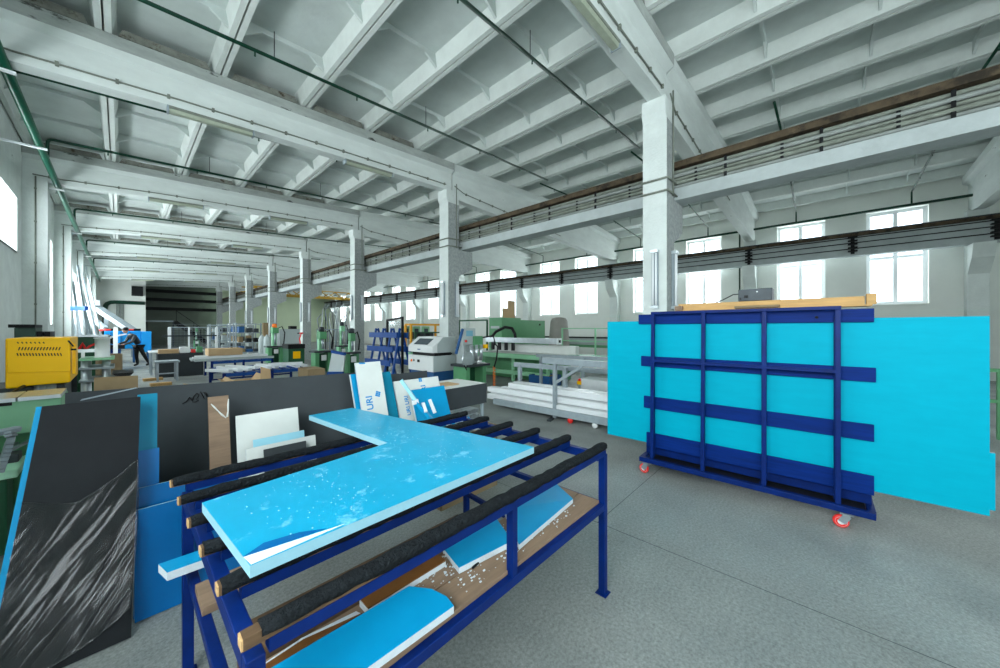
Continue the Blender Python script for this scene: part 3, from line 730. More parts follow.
# pieces leaning on the long dark board
o, qq, nn = lean('board_strip', 'brown wooden strip with torn white tape leaning on the long dark board', 'strip', .42, .54, 3.02, 3.30, .004, 1.10, .018, 'wood_b', 'wood_d', slant=.01)
def on(qv, nv_, px, py, off=.003):
    d = ray(px, py); t_ = (qv[0] - EYE).dot(nv_) / d.dot(nv_); return EYE + d * t_ + nv_ * off
tp = mb('offwhite', True)
for a in ([(211, 404), (214, 407), (218, 411), (222, 415), (226, 418)], [(228.5, 399), (228, 405), (228, 411), (227, 417)]):
    tp.tube([on(qq, nn, *p) for p in a], [.003, .006, .004, .007, .003][:len(a)], 6)
tp.build('torn_tape', o)
lean('white_sheet', 'square white sheet leaning on the dark board beside the brown strip', 'sheet', .575, .99, 2.99, 3.19, .004, .955, .014, 'offwhite', 'foam', slant=.0)
lean('sheet_strip', 'pale blue strip leaning on the square white sheet', 'sheet', .656, 1.0, 2.93, 3.07, .004, .785, .012, 'pale_cyan', 'foam')
lean('sheet_strip', 'white strip behind the small dark grey offcut', 'sheet', .6, 1.06, 2.87, 3.00, .004, .748, .012, 'offwhite', 'foam')
lean('board_offcut', 'small dark grey offcut, lowest of the pieces beside the square white sheet', 'offcut', .693, .97, 2.82, 2.935, .004, .735, .015, 'dboard', 'dboard')
lean('board_strip', 'low brown board seen between the back slats of the work table', 'board', .62, 1.3, 2.6, 2.66, .004, .5, .018, 'wood_b', 'wood_d')
# printed white panels
def text_mesh(body, size):
    cu = bpy.data.curves.new('t', 'FONT'); cu.body = body; cu.size = size; cu.extrude = .0006; cu.offset = size * .022
    ob = bpy.data.objects.new('t', cu); COL.objects.link(ob); bpy.context.view_layer.update()
    me = bpy.data.meshes.new_from_object(ob.evaluated_get(bpy.context.evaluated_depsgraph_get()))
    bpy.data.objects.remove(ob); bpy.data.curves.remove(cu); return me
def put_text(body, size, origin, ex, ey, m, parent, name='printed_word'):
    me = text_mesh(body, size); me.materials.clear(); me.materials.append(M[m])
    ex = Vector(ex).normalized(); ey = Vector(ey).normalized(); ez = ex.cross(ey)
    off = Vector(origin) - world_loc(parent)
    for v in me.vertices: v.co = off + ex * v.co.x + ey * v.co.y + ez * v.co.z
    o = bpy.data.objects.new(name, me); COL.objects.link(o); o.parent = parent; return o
def badge(origin, ex, ey, s, parent):
    """small ribbed ring mark beside the word"""
    ex = Vector(ex).normalized(); ey = Vector(ey).normalized(); n_ = ex.cross(ey); b = mb('print'); o_ = Vector(origin)
    for k in range(3):
        a = o_ + ex * (s * .36 * k); b.prism([a, a + ex * s * .27, a + ex * s * .27 + ey * s, a + ey * s], n_ * .0012)
    for k in (0, 1):
        a = o_ + ey * (s * .55 * k + s * .1); b.prism([a, a + ex * s, a + ex * s + ey * s * .2, a + ey * s * .2], n_ * .0013)
    return b.build('printed_mark', parent)
W1, q1, n1 = lean('printed_panel', 'tall white panel with blue print leaning on the dark boards, the highest one', 'panel', 1.515, 1.763, 2.96, 3.17, .3, 1.286, .018, 'offwhite', 'foam', slant=-.05)
ex = (q1[3] - q1[0]).normalized(); ey = (q1[0] - q1[1]).normalized()
c0 = on(q1, n1, 373.5, 409.5); put_text('URI', .085, c0, ex, ey, 'print', W1)
badge(on(q1, n1, 379.5, 397), (ex * .9 - ey * .35), (ey * .9 + ex * .35), .048, W1)
mb('print').prism([on(q1, n1, 359, 362.6), on(q1, n1, 365, 362.4), on(q1, n1, 365, 364), on(q1, n1, 359, 364)], n1 * .001).build('printed_mark', W1)
lean('foam_sheet', 'cyan sheet edge standing left behind the tall printed panel', 'foam sheet', 1.485, 1.56, 2.99, 3.20, .3, 1.18, .03, 'cyan_s', 'foam', slant=-.05)
lean('foam_sheet', 'teal sheet leaning right behind the tall printed panel', 'foam sheet', 1.768, 1.905, 3.0, 3.21, .3, 1.17, .03, 'cyan_d', 'foam_b', slant=-.06)
W2, q2, n2 = lean('printed_panel', 'lower white panel with blue print behind the blue sheet', 'panel', 1.93, 2.49, 3.02, 3.20, .3, 1.065, .016, 'offwhite', 'foam', slant=-.055)
ex2 = (q2[3] - q2[0]).normalized(); ey2 = (q2[0] - q2[1]).normalized()
put_text('URI', .08, on(q2, n2, 427, 396), ex2, ey2, 'print', W2)
badge(on(q2, n2, 422, 381.5), ex2, ey2, .04, W2); badge(on(q2, n2, 407, 387.5), ex2, ey2, .035, W2)
put_text('URI URI', .06, on(q2, n2, 411, 415), ex2, ey2, 'print', W2)
lean('foam_sheet', 'bright blue sheet leaning in front of the lower printed panel', 'foam sheet', 2.07, 2.505, 2.93, 3.09, .3, .973, .02, 'cyan_s', 'foam', slant=-.07)
# the thin cyan batten leaning across
bt = mb('pale_cyan').bar(at_y(401, 380, 3.0), at_y(416, 401, 2.9), .03, .03); o = bt.build('foam_batten'); tag(o, 'thin pale cyan batten leaning across the blue sheet', 'batten')
mb('cyan_s').bar(at_y(416, 402, 2.9), at_y(432, 420, 2.78), .045, .03).build('lower_half', o)
mb('pvc').bar(at_y(412.5, 403, 2.885), at_y(418, 401, 2.885), .02, .04).build('white_collar', o)
for k, (a, c) in enumerate((((423, 403), (426, 412)), ((429.5, 399.5), (435, 413)))):
    tag(mb('pvc').bar(at_y(*a, 2.88), at_y(*c, 2.80), .03, .02).build('plastic_strip', bevel=.002), ('shorter white plastic strip standing in the scrap bin', 'longer white plastic strip standing in the scrap bin')[k], 'plastic strip')
# scrap bin with foam chunks under those
cb = thing('scrap_carton', 'open brown carton of foam scraps behind the work table', 'carton', (2.25, 2.6, 0))
c = mb('card_d'); x0, x1, y0, y1, h = 1.9, 2.62, 2.45, 2.76, .62
c.box((x0, y0, 0), (x1, y1, .01)); c.box((x0, y0, .01), (x1, y0 + .008, h)); c.box((x0, y1 - .008, .01), (x1, y1, h)); c.box((x0, y0, .01), (x0 + .008, y1, h)); c.box((x1 - .008, y0, .01), (x1, y1, h)); c.build('box', cb)
rnd = random.Random(21); ch = mb('foam')
for k in range(150):
    x, y = rnd.uniform(x0 + .04, x1 - .04), rnd.uniform(y0 + .04, y1 - .04); r = rnd.uniform(.015, .04); z = h - .03 + .1 * math.exp(-((x - 2.3) / .25) ** 2) * rnd.random()
    ch.use(M['foam'] if rnd.random() < .85 else M['cyan_s'])
    R4 = Matrix.Translation((x, y, z)) @ Matrix.Rotation(rnd.uniform(0, 6), 4, Vector((rnd.random(), rnd.random(), rnd.random() + .1)).normalized())
    ch.box((-r, -r * .6, -r * .35), (r, r * .6, r * .35), R4)
ch.use(M['foam']); ch.box((x0 + .012, y0 + .012, .011), (x1 - .012, y1 - .012, h - .06))
o = ch.build('foam_scraps'); o['kind'] = 'stuff'; tag(o, 'white and cyan foam scraps heaped in the brown carton', 'foam scraps')
# brown cardboard sheet standing on the long table
cs = [at_y(94, 391, 4.2), at_y(138, 389, 4.2), at_y(138, 375, 4.25), at_y(95, 377, 4.25)]
b = mb('card_d').prism([(cs[0].x, 4.12, ztop + .001), (cs[1].x, 4.12, ztop + .001), (cs[1].x, 4.2, cs[2].z), (cs[0].x, 4.2, cs[3].z)], (0, .012, 0))
tag(b.build('cardboard_sheet'), 'brown cardboard sheet standing on the table behind the long dark board', 'cardboard sheet')
# ================================================================= pipes and lamps under the ceiling
def pr(p):
    p = Vector(p) - EYE; d = p.x * SN + p.y * CS; r = p.x * CS - p.y * SN
    return 500 + F_PX * r / d, HZ - F_PX * p.z / d
sp = thing('sprinkler_pipe', 'thick green sprinkler main with thin branches along the left window wall', 'pipe', (-1.1, 12, 5.2))
b = mb('pipe_main').tube([(-1.08, YB + .2, 5.2), (-1.08, 39.9, 5.2)], .06, 14); b.build('main_pipe', sp)
for y in (3.4, 6.2, 9.15, 12.0, 18.3, 24.3, 30.3):
    xe = 5.85 if y == 9.15 else 8.9
    b = mb('pipe_g'); z = (lambda x: roof(x) - .42) if y != 9.15 else (lambda x: 5.27 + .082 * (x + 1.05))
    if y == 9.15: y = 8.42
    b.tube([(-1.05, y, 5.2), (-1.05, y, z(-1.05)), (xe, y, z(xe))], .028, 8, bend=.09)
    b.use(M['pipe_g'])
    x = -.2
    if y == 8.42: x = 1.9
    while x < xe:
        b.cyl((x, y, z(x) - .09), (x, y, z(x)), .014, .01, 6); x += 1.55
    for x in (1.6, 4.4):
        if x < xe: b.use(M['dark_steel']).cyl((x, y, z(x)), (x, y, roof(x)), .007, n=5); b.use(M['pipe_g'])
    b.build('branch_pipe', sp)
for y in (8.19, 11.2, 14.2, 20.2, 26.2, 2.2):
    mb('frame').box((-1.6, y - .03, 5.11), (-.98, y + .03, 5.14)).build('bracket', sp)
rp = thing('sprinkler_pipe', 'green sprinkler main running over the windows of the right wall', 'pipe', (17.7, 12, 5.74))
mb('pipe_g').tube([(17.74, YB + .2, 5.72), (17.74, YE - .1, 5.72)], .045, 10).build('main_pipe', rp)
for y in (-2.2, .72, 3.72, 6.7, 9.7, 12.7, 15.7, 18.7, 24.7, 30.7):
    z = lambda x: roof(x) - .30
    b = mb('pipe_g').tube([(17.74, y, 5.72), (17.74, y, z(17.74)), (RIDGE, y, z(RIDGE)), (9.2, y, z(9.2))], .024, 8, bend=.05)
    x = 10
    while x < 17.5: b.cyl((x, y, z(x) - .08), (x, y, z(x)), .013, .01, 6); x += 1.6
    b.build('branch_pipe', rp)
mb('pipe_g').tube([(17.78, 2.55, 5.7), (17.78, 2.55, 2.2)], .03, 8).build('drop_pipe', rp)
mb('pipe_g').tube([(17.78, 20.6, 5.7), (17.78, 20.6, 1.2)], .03, 8).build('drop_pipe', rp)

def lamp(loc, rz, ry, label, group, L=1.2, m='diff'):
    """ceiling tube lamp lying along local X"""
    t = thing('tube_lamp', label, 'lamp', (0, 0, 0), group)
    b = mb('conduit').box((-L / 2, -.07, -.045), (L / 2, .07, 0)); b.build('housing', t, .005)
    d = mb(m, False); secs = []
    for x in (-L / 2 + .015, L / 2 - .015): secs.append([(x, -.06, -.045), (x, -.045, -.1), (x, .045, -.1), (x, .06, -.045)])
    d.loft(secs); d.build('diffuser', t, .004)
    for sx in (-1, 1): mb('grey_steel').box((sx * L / 2 - .012, -.072, -.105), (sx * L / 2 + .012, .072, -.002)).build('end_cap', t)
    t.location = Vector(loc); t.rotation_euler = (0, ry, rz); return t
first = None
ordn = ['first', 'second', 'third', 'fourth', 'fifth', 'sixth', 'seventh', 'eighth', 'ninth']
for k, y in enumerate(BAYS):
    if y < 1 or y > 40: continue
    for j, x in enumerate((1.13, 4.1)):
        if y < 5 and j == 0: continue
        zb_ = gbot(x)
        lab = 'old tube lamp under the %s girder counted from the camera, on its %s' % (ordn[k - 2], 'window half' if j == 0 else 'column half')
        loc = (x - (.03 if y < 5 else 0), y - .08, zb_ - .003)
        if first is None: first = lamp(loc, 0, -.0577, lab, 'tube lamps under the girders')
        else: dup(first, loc, lab)
# upright tube lamps on the columns
def ulamp(loc, rz, label):
    t = thing('column_lamp', label, 'lamp', (0, 0, 0), 'upright lamps on the columns')
    b = mb('grey_steel').box((-.055, -.045, 0), (.055, 0, 1.0)); b.build('housing', t, .004)
    b = mb('tube', True).tube([(-.025, -.062, .04), (-.025, -.062, .96)], .016, 10).tube([(.025, -.062, .04), (.025, -.062, .96)], .016, 10); b.build('tube', t)
    mb('alu').box((-.06, -.085, -.02), (.06, 0, .03)).build('end_cap', t); mb('alu').box((-.06, -.085, .97), (.06, 0, 1.02)).build('end_cap', t)
    t.location = Vector(loc); t.rotation_euler.z = rz; return t
u0 = None
for k, y in enumerate(BAYS):
    if y < 1 or y > 34: continue
    for j, (lx, ly, rz) in enumerate(((XC0 - .003, y - .02, -PI / 2), (6.74, y - .212, 0))):
        lab = 'upright tube lamp on the %s face of the %s column from the camera' % ('window' if j == 0 else 'near rough', ordn[k - 2])
        if u0 is None: u0 = ulamp((lx, ly, 1.98), rz, lab)
        else: dup(u0, (lx, ly, 1.98), lab, rz)
t = thing('tube_lamp', 'dark tube lamp hanging under the crane beam beside the nearest column', 'lamp', (7.45, 1.75, 3.85))
a, c = at_x(679, 202, 7.45), at_x(701, 196.5, 7.45)
mb('black').bar(a, c, .14, .06).build('housing', t); mb('tube').tube([a + Vector((-.03, .02, -.05)), c + Vector((-.03, -.02, -.05))], .016, 8).build('tube', t)
mb('dark_steel').bar(a * .7 + c * .3 + Vector((0, 0, .03)), Vector((7.25, (a * .7 + c * .3).y, 3.99)), .02).build('bracket', t)

# ================================================================= machines and racks further back
def corner(pxc, dep, pxl, pxr):
    P_ = at_d(pxc, 329, dep); dy = at_x(pxl, 329, P_.x).y - P_.y; dx = at_y(pxr, 329, P_.y).x - P_.x
    return P_.x, P_.y, dx, dy
def zf(py, dep): return HC - (py - HZ) * dep / F_PX
# ---- white copy-routing machine in front of the second column
X, Y, dx, dy = 5.36, 7.25, .74, 1.12
t = thing('copy_router', 'white and grey copy routing machine with blue base beside the second column', 'machine', (X + dx / 2, Y + dy / 2, 0))
mb('mblue').box((X + .06, Y + .05, 0), (X + dx, Y + dy - .05, .5)).build('base', t, .01)
b = mb('mwhite').box((X, Y, .5), (X + dx, Y + dy, .9)); b.use(M['mgrey']).box((X + .02, Y - .004, .5), (X + dx, Y, .9)); b.build('lower_housing', t, .008)
b = mb('black').box((X + .1, Y + .06, .9), (X + dx - .1, Y + dy - .06, .985)); b.build('work_gap', t)
b = mb('mwhite').prism([(X, 0, .985), (X + dx, 0, .985), (X + dx, 0, 1.39), (X + .32, 0, 1.39), (X, 0, 1.15)], (0, dy, 0))
for v in b.v: v.y += Y
hd = b.build('hood', t, .008)
b = mb('mgrey').prism([(X + .14, 0, .985), (X + dx - .003, 0, .985), (X + dx - .003, 0, 1.385), (X + .325, 0, 1.385), (X + .14, 0, 1.2)], (0, -.006, 0))
for v in b.v: v.y += Y
b.build('side_panel', hd)
s_ = Vector((.32, 0, .24)).normalized(); nn_ = Vector((-s_.z, 0, s_.x))
w0 = Vector((X, Y + .3, 1.15)) + s_ * .06 + nn_ * .002
mb('dwin').prism([w0, w0 + s_ * .25, w0 + s_ * .25 + Vector((0, .62, 0)), w0 + Vector((0, .62, 0))], nn_ * .008).build('window', hd)
mb('mblue').box((X - .003, Y + .55, 1.05), (X, Y + .68, 1.075)).build('maker_plate', hd)
b = mb('orange').lathe([(.035, 0), (.035, -.02), (.02, -.03)], (X, Y + .95, .75), 12, 'x'); b.build('button', t)
mb('black').box((X - .01, Y + .82, .73), (X, Y + .86, .79)).build('switch', t); mb('black').box((X - .01, Y + .58, .72), (X, Y + .68, .79)).build('switch', t)
for xx in (.14, .58): b = mb('black').lathe([(.022, 0), (.022, -.03)], (X + xx, Y - .004, .95), 10, 'y'); b.build('rubber_stop', t)
# ---- blue slat rack left of it
X, Y0, Y1 = 5.2, 8.85, 10.55
t = thing('profile_rack', 'blue slatted A-frame rack standing left of the white routing machine', 'rack', (X + .35, (Y0 + Y1) / 2, 0))
for k in range(4):
    y = Y0 + .15 + k * .46
    mb('rblue').bar((X + .02, y, .11), (X + .28, y, 1.62), .05).build('post', t); mb('rblue').bar((X + .7, y, .11), (X + .34, y, 1.62), .05).build('post', t)
for z, e in ((1.42, .1), (1.0, .0), (.60, -.05)):
    xx = X + .02 + (z - .1) * .172 - .04
    mb('rblue').box((xx - .03, Y0 + .25 - e, z - .08), (xx, Y1 + .1, z + .08)).build('slat', t)
    mb('rblue').box((X + .7 - (z - .1) * .23 + .03, Y0, z - .08), (X + .7 - (z - .1) * .23 + .06, Y1, z + .08)).build('slat', t)
mb('rblue').box((X - .08, Y0, .1), (X + .78, Y1, .16)).build('base_frame', t)
for x in (X, X + .7):
    for y in (Y0 + .1, Y1 - .1): mb('black').lathe([(.02, -.02), (.05, -.02), (.05, .02), (.02, .02)], (x, y, .05), 12, 'x').build('castor', t)
t = thing('window_frame', 'dark window frame standing upright on the blue slatted rack', 'window frame', (X + .3, Y0 + .2, .16))
b = mb('black'); fx = X + .31
for p, q_ in (((fx, Y0 + .06, .17), (fx, Y0 + .06, 1.95)), ((fx, Y0 + .9, .17), (fx, Y0 + .9, 1.85))): b.bar(p, q_, .06, .05)
b.bar((fx, Y0 + .03, 1.93), (fx, Y0 + .93, 1.86), .05, .06); b.bar((fx, Y0 + .03, .2), (fx, Y0 + .93, .2), .05, .06); b.build('frame', t)
mb('glass').box((fx - .005, Y0 + .09, .23), (fx + .005, Y0 + .87, 1.83)).build('pane', t)
# ---- yellow framed machining cell behind
X, Y, dx, dy = corner(411, 17, 405.5, 441)
t = thing('welding_cell', 'green machine inside an orange yellow guard frame beyond the white routing machine', 'machine', (X + dx / 2, Y + .6, 0))
z1 = zf(324.5, 17)
def frame_rect(b, x0, x1, y, z0, z1, w): 
    b.bar((x0, y, z0), (x0, y, z1), w); b.bar((x1, y, z0), (x1, y, z1), w); b.bar((x0, y, z1), (x1, y, z1), w); b.bar((x0, y, z0), (x1, y, z0), w)
b = mb('yel_o'); frame_rect(b, X, X + dx, Y, .55, z1, .09); frame_rect(b, X, X + dx, Y + dy, .55, z1, .09)
for x in (X, X + dx):
    for z in (.55, z1): b.bar((x, Y, z), (x, Y + dy, z), .09)
b.build('guard_frame', t)
b = mb('green_l').box((X, Y, 0), (X + dx, Y + dy, .5)); b.build('bed', t, .02)
for k in range(3):
    b = mb('mgrey').box((X + .15 + k * dx / 3, Y + .5, .5), (X + dx / 3 - .05 + k * dx / 3, Y + .9, 1.1)); b.use(M['dark_steel']).box((X + .2 + k * dx / 3, Y + .42, 1.1), (X + dx / 3 - .15 + k * dx / 3, Y + .8, 1.45)); b.build('spindle_head', t, .02)
    b = mb('green_l').box((X + .12 + k * dx / 3, Y + .95, .5), (X + dx / 3 - .04 + k * dx / 3, Y + 1.05, z1 - .08)); b.use(M['dwin']).box((X + .22 + k * dx / 3, Y + .94, 1.1), (X + dx / 3 - .14 + k * dx / 3, Y + .95, z1 - .2)); b.build('guard_door', t)
mb('green_d').bar((X + .2, Y - .1, 1.42), (X + dx + .3, Y - .1, 1.42), .06).bar((X + dx + .3, Y - .1, 0), (X + dx + .3, Y - .1, 1.45), .06).bar((X + .2, Y - .1, 0), (X + .2, Y - .1, 1.45), .06).build('rail', t)
# ---- big green machining centre along the hall (right of the second column)
GX = 8.1
t = thing('machining_centre', 'large green machining centre with long bed, gantry beam and cabinet', 'machine', (9, 6.6, 0))
cX, cY, cdx, cdy = corner(502, 13.1, 489, 521)
cy1 = cY + cdy
mb('green').box((cX, cY, .1), (cX + cdx, cY + cdy, zf(317.5, 13.1))).build('cabinet', t, .015)
c2 = at_y(545, 329, cY + .12).x
mb('green').box((cX + cdx + .004, cY + .12, .1), (c2, cY + cdy, zf(319.5, 13.4))).build('cabinet', t, .015)
mb('mgrey').box((cX - .006, cY + cdy * .2, zf(328.5, 13.2)), (cX, cY + cdy * .85, zf(326, 13.2))).build('maker_plate', t)
mb('black').lathe([(.04, 0), (.04, -.03)], (c2 - .4, cY + .12, zf(324, 13.4)), 10, 'y').build('knob', t)
b = mb('green').box((GX + .02, 3.2, .74), (9.4, 8.6, .84)); b.use(M['offwhite']).box((GX + .05, 5.4, .841), (9.3, 8.55, .852)); b.use(M['green_bed']).box((GX + .05, 3.25, .841), (9.3, 5.35, .852)); b.build('bed', t, .005)
b = mb('green_l').box((GX, 3.2, .70), (GX + .03, 8.6, .83)); b.build('bed_edge', t)
b = mb('green').box((8.6, 5.8, .02), (9.6, 8.8, .738)); b.build('pedestal', t, .01)
for y in (8.3, 7.0, 5.7, 4.6, 3.5):
    mb('green_l').bar((GX + .1, y, 0), (GX + .1, y, .74), .08).build('leg', t)
mb('green_l').box((GX + .05, 5.7, .2), (GX + .15, 8.3, .32)).build('stretcher', t)
b = mb('alu').box((8.5, 5.6, 1.16), (8.7, 8.5, 1.32)); b.use(M['frame']).box((8.49, 5.57, 1.15), (8.71, 5.6, 1.33)); b.use(M['black']).box((8.55, 5.565, 1.2), (8.65, 5.57, 1.28)); b.build('gantry_beam', t)
b = mb('offwhite').box((8.85, 5.2, .853), (9.05, 8.5, 1.1)); b.build('back_fence', t)
for y in (7.6, 7.3, 7.9, 8.2): mb('black').box((8.56, y, .9), (8.64, y + .09, 1.16)).build('gantry_post', t)
b = mb('black', True).tube([(8.55, 8.3, 1.30), (8.5, 8.0, 1.52), (8.5, 7.6, 1.66), (8.5, 7.3, 1.62), (8.52, 7.2, 1.45), (8.55, 7.2, 1.30)], .05, 8); b.build('hose', t)
mb('green_d').bar((cX + .1, cy1 + .2, 0), (cX + .1, cy1 + .2, 1.95), .06).bar((cX + .1, cy1 + .2, 1.95), (cX + .1, cy1 + 1.9, 1.95), .06).bar((cX + .1, cy1 + 1.9, 0), (cX + .1, cy1 + 1.9, 1.95), .06).build('pipe_arch', t)
# cardboard on the cabinet, hood behind, second line of machines and railings
for (a, c_), lab, dd in (((503, 318), 'lower piece of brown cardboard standing on the green cabinet', 0), ((508, 318), 'taller piece of brown cardboard leaning on the green cabinet', .15)):
    yy = cY + .15 + dd * 2; pa, pc = at_y(a, 308 if dd == 0 else 300.5, yy), at_y(a + 7, 318, yy)
    tag(mb('card').box((pa.x, yy, zf(317.5, 13.1) + .001), (pc.x, yy + .02, pa.z)).build('cardboard_sheet'), lab, 'cardboard sheet')
hx, hy = at_d(559, 330, 14.2).x, at_d(559, 330, 14.2).y
t = thing('dust_hood', 'grey tapered dust hood with a domed top behind the green machine', 'hood', (hx, hy, 0))
b = mb('barrel', True).lathe([(.42, .85), (.42, .95), (.38, 1.5), (.34, 1.92), (.28, 2.03), (.12, 2.07), (.001, 2.075)], (hx, hy, 0), 24); b.build('hood', t)
b = mb('grey_steel').box((hx - .35, hy - .35, 0), (hx + .35, hy + .35, .85)); b.build('stand', t, .01)
def railing(name, label, pts, zs, m='green_l', group=None):
    t = thing(name, label, 'railing', pts[0], group)
    for p in pts: mb(m).bar((p[0], p[1], 0), (p[0], p[1], max(zs) + .02), .05).build('post', t)
    for z in zs: mb(m).bar((pts[0][0], pts[0][1], z), (pts[-1][0], pts[-1][1], z), .035).build('rail', t)
    return t
railing('railing', 'light green railing behind the big green machining centre', [(11.6, y, 0) for y in (1.8, 3.2, 4.6, 6.0, 7.4)], (1.15, 1.62))
t = thing('conveyor', 'long grey and green conveyor table against the right windows', 'conveyor', (13.8, 5, 0))
mb('mgrey').box((13.4, .5, .93), (14.2, 10.0, 1.2)).build('bed', t); mb('green').box((13.4, .5, .82), (14.2, 10, .925)).build('side_beam', t)
for y in (.8, 3.2, 5.6, 8.0, 9.8): mb('green').bar((13.6, y, 0), (13.6, y, .82), .1).build('leg', t)
mb('black', True).tube([(13.5, 9.8, 1.235), (13.5, 6.0, 1.235), (13.5, 4.5, 1.38), (13.5, 3.0, 1.46), (13.5, 1.5, 1.25)], .035, 6).build('cable', t)
t = thing('railing', 'dark green railing at the right edge behind the cyan sheets', 'railing', (8.6, -1.5, 0))
for y in (-.9, -1.9, -2.9): mb('green').bar((8.6, y, 0), (8.6, y, 1.0), .06).build('post', t)
for z in (.55, 1.0): mb('green').bar((8.6, .3, z), (8.6, -3.2, z), .05).build('rail', t)
# ---- green drilling machine with control screen at the second column
X, Y = 5.72, 6.38
t = thing('hinge_drill', 'green pillar drilling machine with a control screen and orange coiled hose', 'machine', (X + .35, Y + .3, 0))
for x in (X, X + .56): mb('green').box((x, Y, 0), (x + .12, Y + .5, .66)).build('leg', t, .008)
mb('green_d').box((X + .12, Y + .3, .0), (X + .56, Y + .48, .6)).build('back_panel', t)
mb('dark_steel').box((X - .05, Y - .08, .66), (X + .75, Y + .55, .72)).build('table', t, .006)
mb('mgrey').box((X + .1, Y + .2, .721), (X + .55, Y + .5, 1.2)).build('column', t, .01)
mb('green').box((X + .3, Y + .05, 1.1), (X + .62, Y + .4, 1.42)).build('drill_head', t, .02)
for k, x in enumerate((X + .2, X + .36, X + .52)):
    mb('alu').cyl((x, Y + .03, .8), (x, Y + .03, 1.2), .045).build('spindle', t)
mb('alu', True).lathe([(.17, -.02), (.19, -.02), (.19, .02), (.17, .02)], (X + .02, Y - .03, .86), 24, 'y').build('ring_stop', t)
b = mb('mgrey').box((X - .02, Y + .1, 1.2), (X + .40, Y + .18, 1.62)); p_ = b.build('control_panel', t, .01)
mb('screen').box((X + .08, Y + .095, 1.42), (X + .3, Y + .1, 1.56)).build('screen', p_)
mb('red').lathe([(.03, 0), (.03, -.03)], (X + .06, Y + .1, 1.3), 10, 'y').build('stop_button', p_)
b = mb('yellow').box((X + .66, Y + .02, 1.1), (X + .76, Y + .12, 1.2)); b.build('valve', t)
mb('mblue').bar((X - .25, Y + .1, 1.0), (X - .02, Y + .12, 1.6), .05).build('lever', t)
mb('black', True).tube([(X + .62, Y + .1, 1.38), (X + .95, Y, 1.42), (X + 1.0, Y - .02, 1.2), (X + 1.12, Y, 1.12), (X + 1.05, Y - .02, .8), (X + .95, Y - .03, .6)], .022, 6).build('hose', t)
hp = [(X + .95 + .035 * math.cos(a * 1.2), Y - .03 + .035 * math.sin(a * 1.2), .62 - .012 * a) for a in range(46)]
mb('orange', True).tube(hp, .01, 5).build('coiled_hose', t)
mb('black').tube([(X - .02, Y + .1, .74), (X - .12, Y, .8), (X - .1, Y - .05, .7), (X - .02, Y - .03, .6)], .015, 6).build('cable', t)

# ---- grey steel stands and white profiles between the table and the green machine
t = thing('steel_stand', 'grey steel stand with a long top bar and splayed struts', 'stand', (5.2, 3.4, 0))
p_top0, p_top1 = at_d(548, 364, 6.4), at_d(612, 369, 5.7)
tz = p_top0.z
fb = at_z(555, 437 - 17, .02)
lx, ly = at_z(555, 419, .0).x, at_z(555, 419, .0).y
lz = HC - (364 - HZ) * (Vector((lx, ly, 0)).dot(Vector((SN, CS, 0)))) / F_PX
mb('grey_steel').bar((lx, ly, .02), (lx, ly, lz), .06).build('leg', t); mb('dark_steel').bar((lx - .22, ly - .02, .015), (lx + .24, ly + .12, .015), .07, .03).build('foot', t)
mb('grey_steel').bar((lx, ly + .25, lz + .05), (lx + .05, ly - 2.2, lz + .05), .1, .1).build('top_bar', t)
mb('grey_steel').bar((lx, ly - .02, .65), (lx, ly - .55, lz), .045).build('strut', t); mb('grey_steel').bar((lx + .03, ly - 1.5, lz), (lx + .03, ly - 1.9, .1), .06).build('strut', t)
mb('grey_steel').bar((lx + .03, ly - 2.1, .0), (lx + .03, ly - 2.1, lz), .06).build('leg', t)
t = thing('steel_stand', 'grey trestle with crossbars holding the bundle of white profiles', 'stand', (5.4, 4.4, 0))
lf = [at_z(520, 401, .05), at_z(565, 410, .05), at_z(541, 385, .05), at_z(583, 390, .05)]
for k, p in enumerate(lf):
    h = .86; mb('grey_steel').bar((p.x, p.y, 0), (p.x, p.y, h), .07).build('leg', t)
mb('grey_steel').bar((lf[0].x, lf[0].y + .15, .83), (lf[1].x + .2, lf[1].y - .9, .83), .07, .09).build('crossbar', t)
mb('grey_steel').bar((lf[2].x, lf[2].y + .15, .86), (lf[3].x + .2, lf[3].y - .9, .86), .07, .09).build('crossbar', t)
pa, pb = at_z(494, 402, .12), at_z(612, 424, .12)
pd = (pb - pa).normalized(); pn_ = Vector((-pd.y, pd.x, 0)); pn_ = pn_ if pn_.x > 0 else -pn_
t = thing('profile_pallet', 'low grey pallet frame on the floor under the white profiles', 'pallet', tuple(pa.xy) + (0,))
mb('grey_steel').bar(pa + Vector((0, 0, .02)), pa + pd * 4 + Vector((0, 0, .02)), .06, .11).build('side_beam', t); mb('grey_steel').bar(pa + pn_ * 1.0 + Vector((0, 0, .02)), pa + pn_ * 1.0 + pd * 4 + Vector((0, 0, .02)), .06, .16).build('side_beam', t)
for k in range(5): mb('grey_steel').bar(pa + pd * (.3 + k * .8) + pn_ * .03 + Vector((0, 0, .02)), pa + pd * (.3 + k * .8) + pn_ * .97 + Vector((0, 0, .02)), .06).build('crossbar', t)
mb('red').lathe([(.015, -.02), (.045, -.02), (.045, .02), (.015, .02)], tuple((pa + pd * 1.75 + pn_ * .0).xy) + (.046,), 14, 'x').build('castor', t)
mb('mwhite').lathe([(.015, -.02), (.045, -.02), (.045, .02), (.015, .02)], tuple((pa + pd * 2.2 + pn_ * .0).xy) + (.046,), 14, 'x').build('castor', t)
rnd = random.Random(4); k = 0
plab = ['lowest', 'second', 'third', 'fourth', 'fifth', 'sixth', 'seventh', 'eighth', 'ninth']
